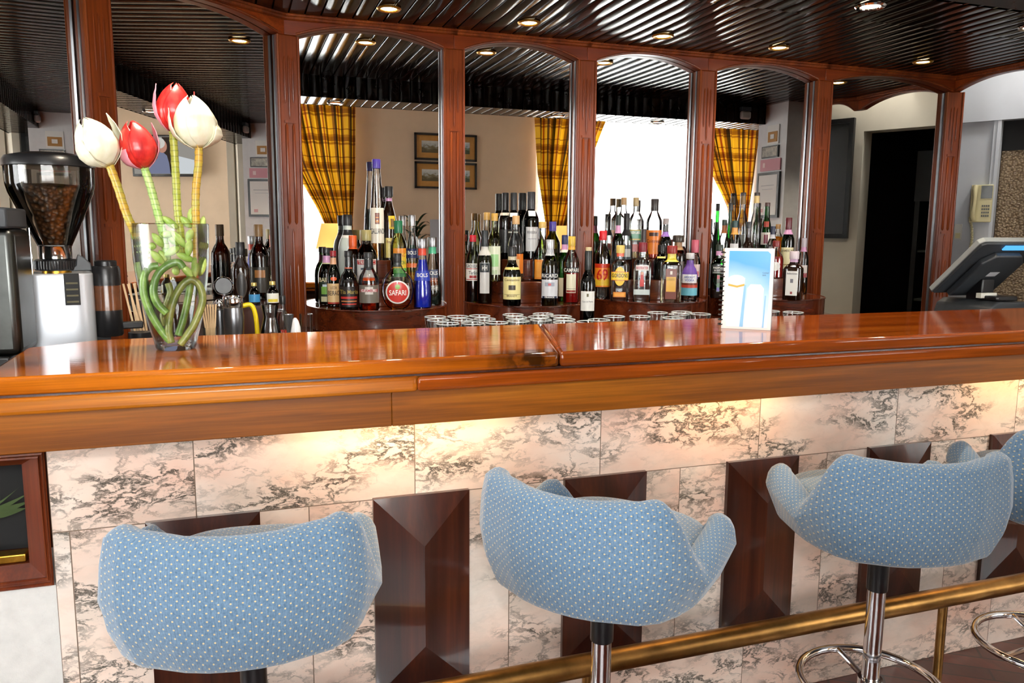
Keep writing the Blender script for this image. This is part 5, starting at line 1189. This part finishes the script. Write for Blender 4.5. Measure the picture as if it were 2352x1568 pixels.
onpier('framed_certificate','black framed white certificate, lowest and largest on the pier',2.165,2.385,1.50,1.790,[('frame',0,1,0,1,0,.016,BLACKP),('paper',.08,.92,.06,.94,.0161,.017,PAPER),('text_lines',.2,.8,.70,.72,.0171,.0176,colm((170,170,170))),('text_lines',.25,.75,.62,.635,.0171,.0176,colm((190,190,190))),('red_seal',.2,.34,.12,.20,.0171,.018,colm((206,150,150)))],'certificate')
# black picture on the doorway wall
t = thing('framed_poster', 'tall black framed dark glossy picture left of the doorway', 'picture', tuple(atB(.22,0,1.37)))
F = lambda u, n, z_: tuple(uB*u+nB*n+Vector((0,0,z_)))
mb = MB()
for a0, a1, b0, b1 in ((-.20,.20,0,.03),(-.20,.20,.75,.78),(-.20,-.17,.03,.75),(.17,.20,.03,.75)): mb.prism([(a0,b0),(a1,b0),(a1,b1),(a0,b1)], (.0005,.03), lambda a, b, c: F(a,c,b))
mb.build('frame', BLACKP, t, smooth=0)
MB().prism([(-.172,.028),(.172,.028),(.172,.752),(-.172,.752)], (.001,.012), lambda a, b, c: F(a,c,b)).build('glazed_print', plain('dark_glazed_print',(46,46,48),.03,0,1.0), t, smooth=0)
# emergency lamp on the drop facing
t = thing('bulkhead_lamp', 'small pale bulkhead lamp on the dark drop above the counter', 'lamp', (3.11,2.2,2.122))
MB().box(-.035,.0015,0,.035,.035,.05).build('diffuser', plain('opal_plastic',(206,208,200),.4), t, bevel=.012); MB().box(-.035,.0015,.0505,.035,.03,.075).build('housing', DARKP, t, bevel=.003)

# ================================================================== downlights
BULB = emis('lamp_glow',(255,236,196), 14)
def downlight(loc, label, grp):
    t = thing('downlight', label, 'ceiling light', loc, 0, grp)
    MB().lathe([(.030,-.001),(.043,-.001),(.046,-.004),(.041,-.009),(.032,-.007),(.030,-.001)], 32).build('trim_ring', GOLD if loc[1] > 2.5 else CHROME, t)
    MB().lathe([(0,-.0065),(.018,-.0062),(.028,-.004),(.0295,-.0015),(0,-.0012)], 28).build('bulb', BULB, t)
nm = ['leftmost','second from left','third from left','fourth from left','rightmost']
for k, x in enumerate((.567,1.12,1.715,2.297,3.116)):
    downlight((x,3.035,ZC), 'lit recessed downlight along the mirrors, '+nm[k]+' of the row', 'downlights in front of the mirrors')
for k, x in enumerate((-.1,.55,1.2,1.88,2.57)):
    downlight((x,2.05,2.10), 'recessed downlight under the drop above the counter, '+nm[k], 'downlights above the counter')

# ================================================================== light and camera
def spot(loc, power, ang=120, col=(1,.86,.68)):
    l = bpy.data.lights.new('downlight_beam', 'SPOT'); l.energy = power; l.color = col; l.spot_size = R(ang); l.spot_blend = .6; l.shadow_soft_size = .03
    o = bpy.data.objects.new('downlight_beam', l); COL.objects.link(o); o.location = loc
for x in (.567,1.12,1.715,2.297,3.116): spot((x,3.035,ZC-.012), 24)
for x in (-.1,.55,1.2,1.88,2.57): spot((x,2.05,2.088), 32)
def area(name, loc, rot, sx, sy, power, col=(1,1,1)):
    l = bpy.data.lights.new(name, 'AREA'); l.shape = 'RECTANGLE'; l.size = sx; l.size_y = sy; l.energy = power; l.color = col
    o = bpy.data.objects.new(name, l); COL.objects.link(o); o.location = loc; o.rotation_euler = rot; return o
area('daylight_window', (4.37,YW-.20,1.7), (R(90),0,0), 2.6,1.8, 420, (1,.98,.96))
area('daylight_window', (-.07,YW-.20,1.7), (R(90),0,0), 2.2,1.8, 300, (1,.98,.96))
area('daylight_window', (-2.76,1.45,1.45), (R(90),0,R(-90)), 1.8,1.2, 170, (1,.99,.98))
area('alcove_fill_light', (4.0,2.75,2.78), (0,0,0), .35,.35, 20, (1,.97,.93))  # added fill without a fixture, unseen above the arch; brightens the right alcove
fl = bpy.data.lights.new('camera_flash', 'AREA'); fl.shape = 'RECTANGLE'; fl.size = .07; fl.size_y = .045; fl.energy = 9; fl.color = (1,.97,.94)
fo = bpy.data.objects.new('camera_flash', fl); COL.objects.link(fo); fo.location = (-.03,.0,1.64)
w = bpy.data.worlds.new('sky'); scene.world = w; w.use_nodes = True; w.node_tree.nodes['Background'].inputs[0].default_value = (.9,.95,1,1); w.node_tree.nodes['Background'].inputs[1].default_value = 4

FPX, PITCH, ROLL, YAW = 1808.97, .138789, .007414, .335616
cy, sy_, cp, sp, cr, sr = math.cos(YAW), math.sin(YAW), math.cos(PITCH), math.sin(PITCH), math.cos(ROLL), math.sin(ROLL)
fwd = Vector((sy_*cp, cy*cp, -sp)); right = Vector((cy, -sy_, 0)); up = right.cross(fwd)
r2, u2 = right*cr+up*sr, up*cr-right*sr
cam = bpy.data.cameras.new('camera'); cam.sensor_fit = 'HORIZONTAL'; cam.sensor_width = 36; cam.lens = FPX/2352*36; cam.clip_start = .02
co = bpy.data.objects.new('camera', cam); COL.objects.link(co)
co.matrix_world = Matrix(((r2.x,u2.x,-fwd.x,0),(r2.y,u2.y,-fwd.y,0),(r2.z,u2.z,-fwd.z,1.4),(0,0,0,1)))
fo.rotation_euler = fwd.to_track_quat('-Z', 'Y').to_euler()
scene.camera = co
vs = scene.view_settings; vs.view_transform = 'Standard'; vs.look = 'None'; vs.gamma = 1; vs.use_curve_mapping = False; vs.exposure = 0.0
scene.cycles.max_bounces = 14; scene.cycles.glossy_bounces = 8; scene.cycles.transmission_bounces = 8; scene.cycles.transparent_max_bounces = 40; scene.cycles.diffuse_bounces = 4
scene.cycles.caustics_reflective = False; scene.cycles.sample_clamp_indirect = 6
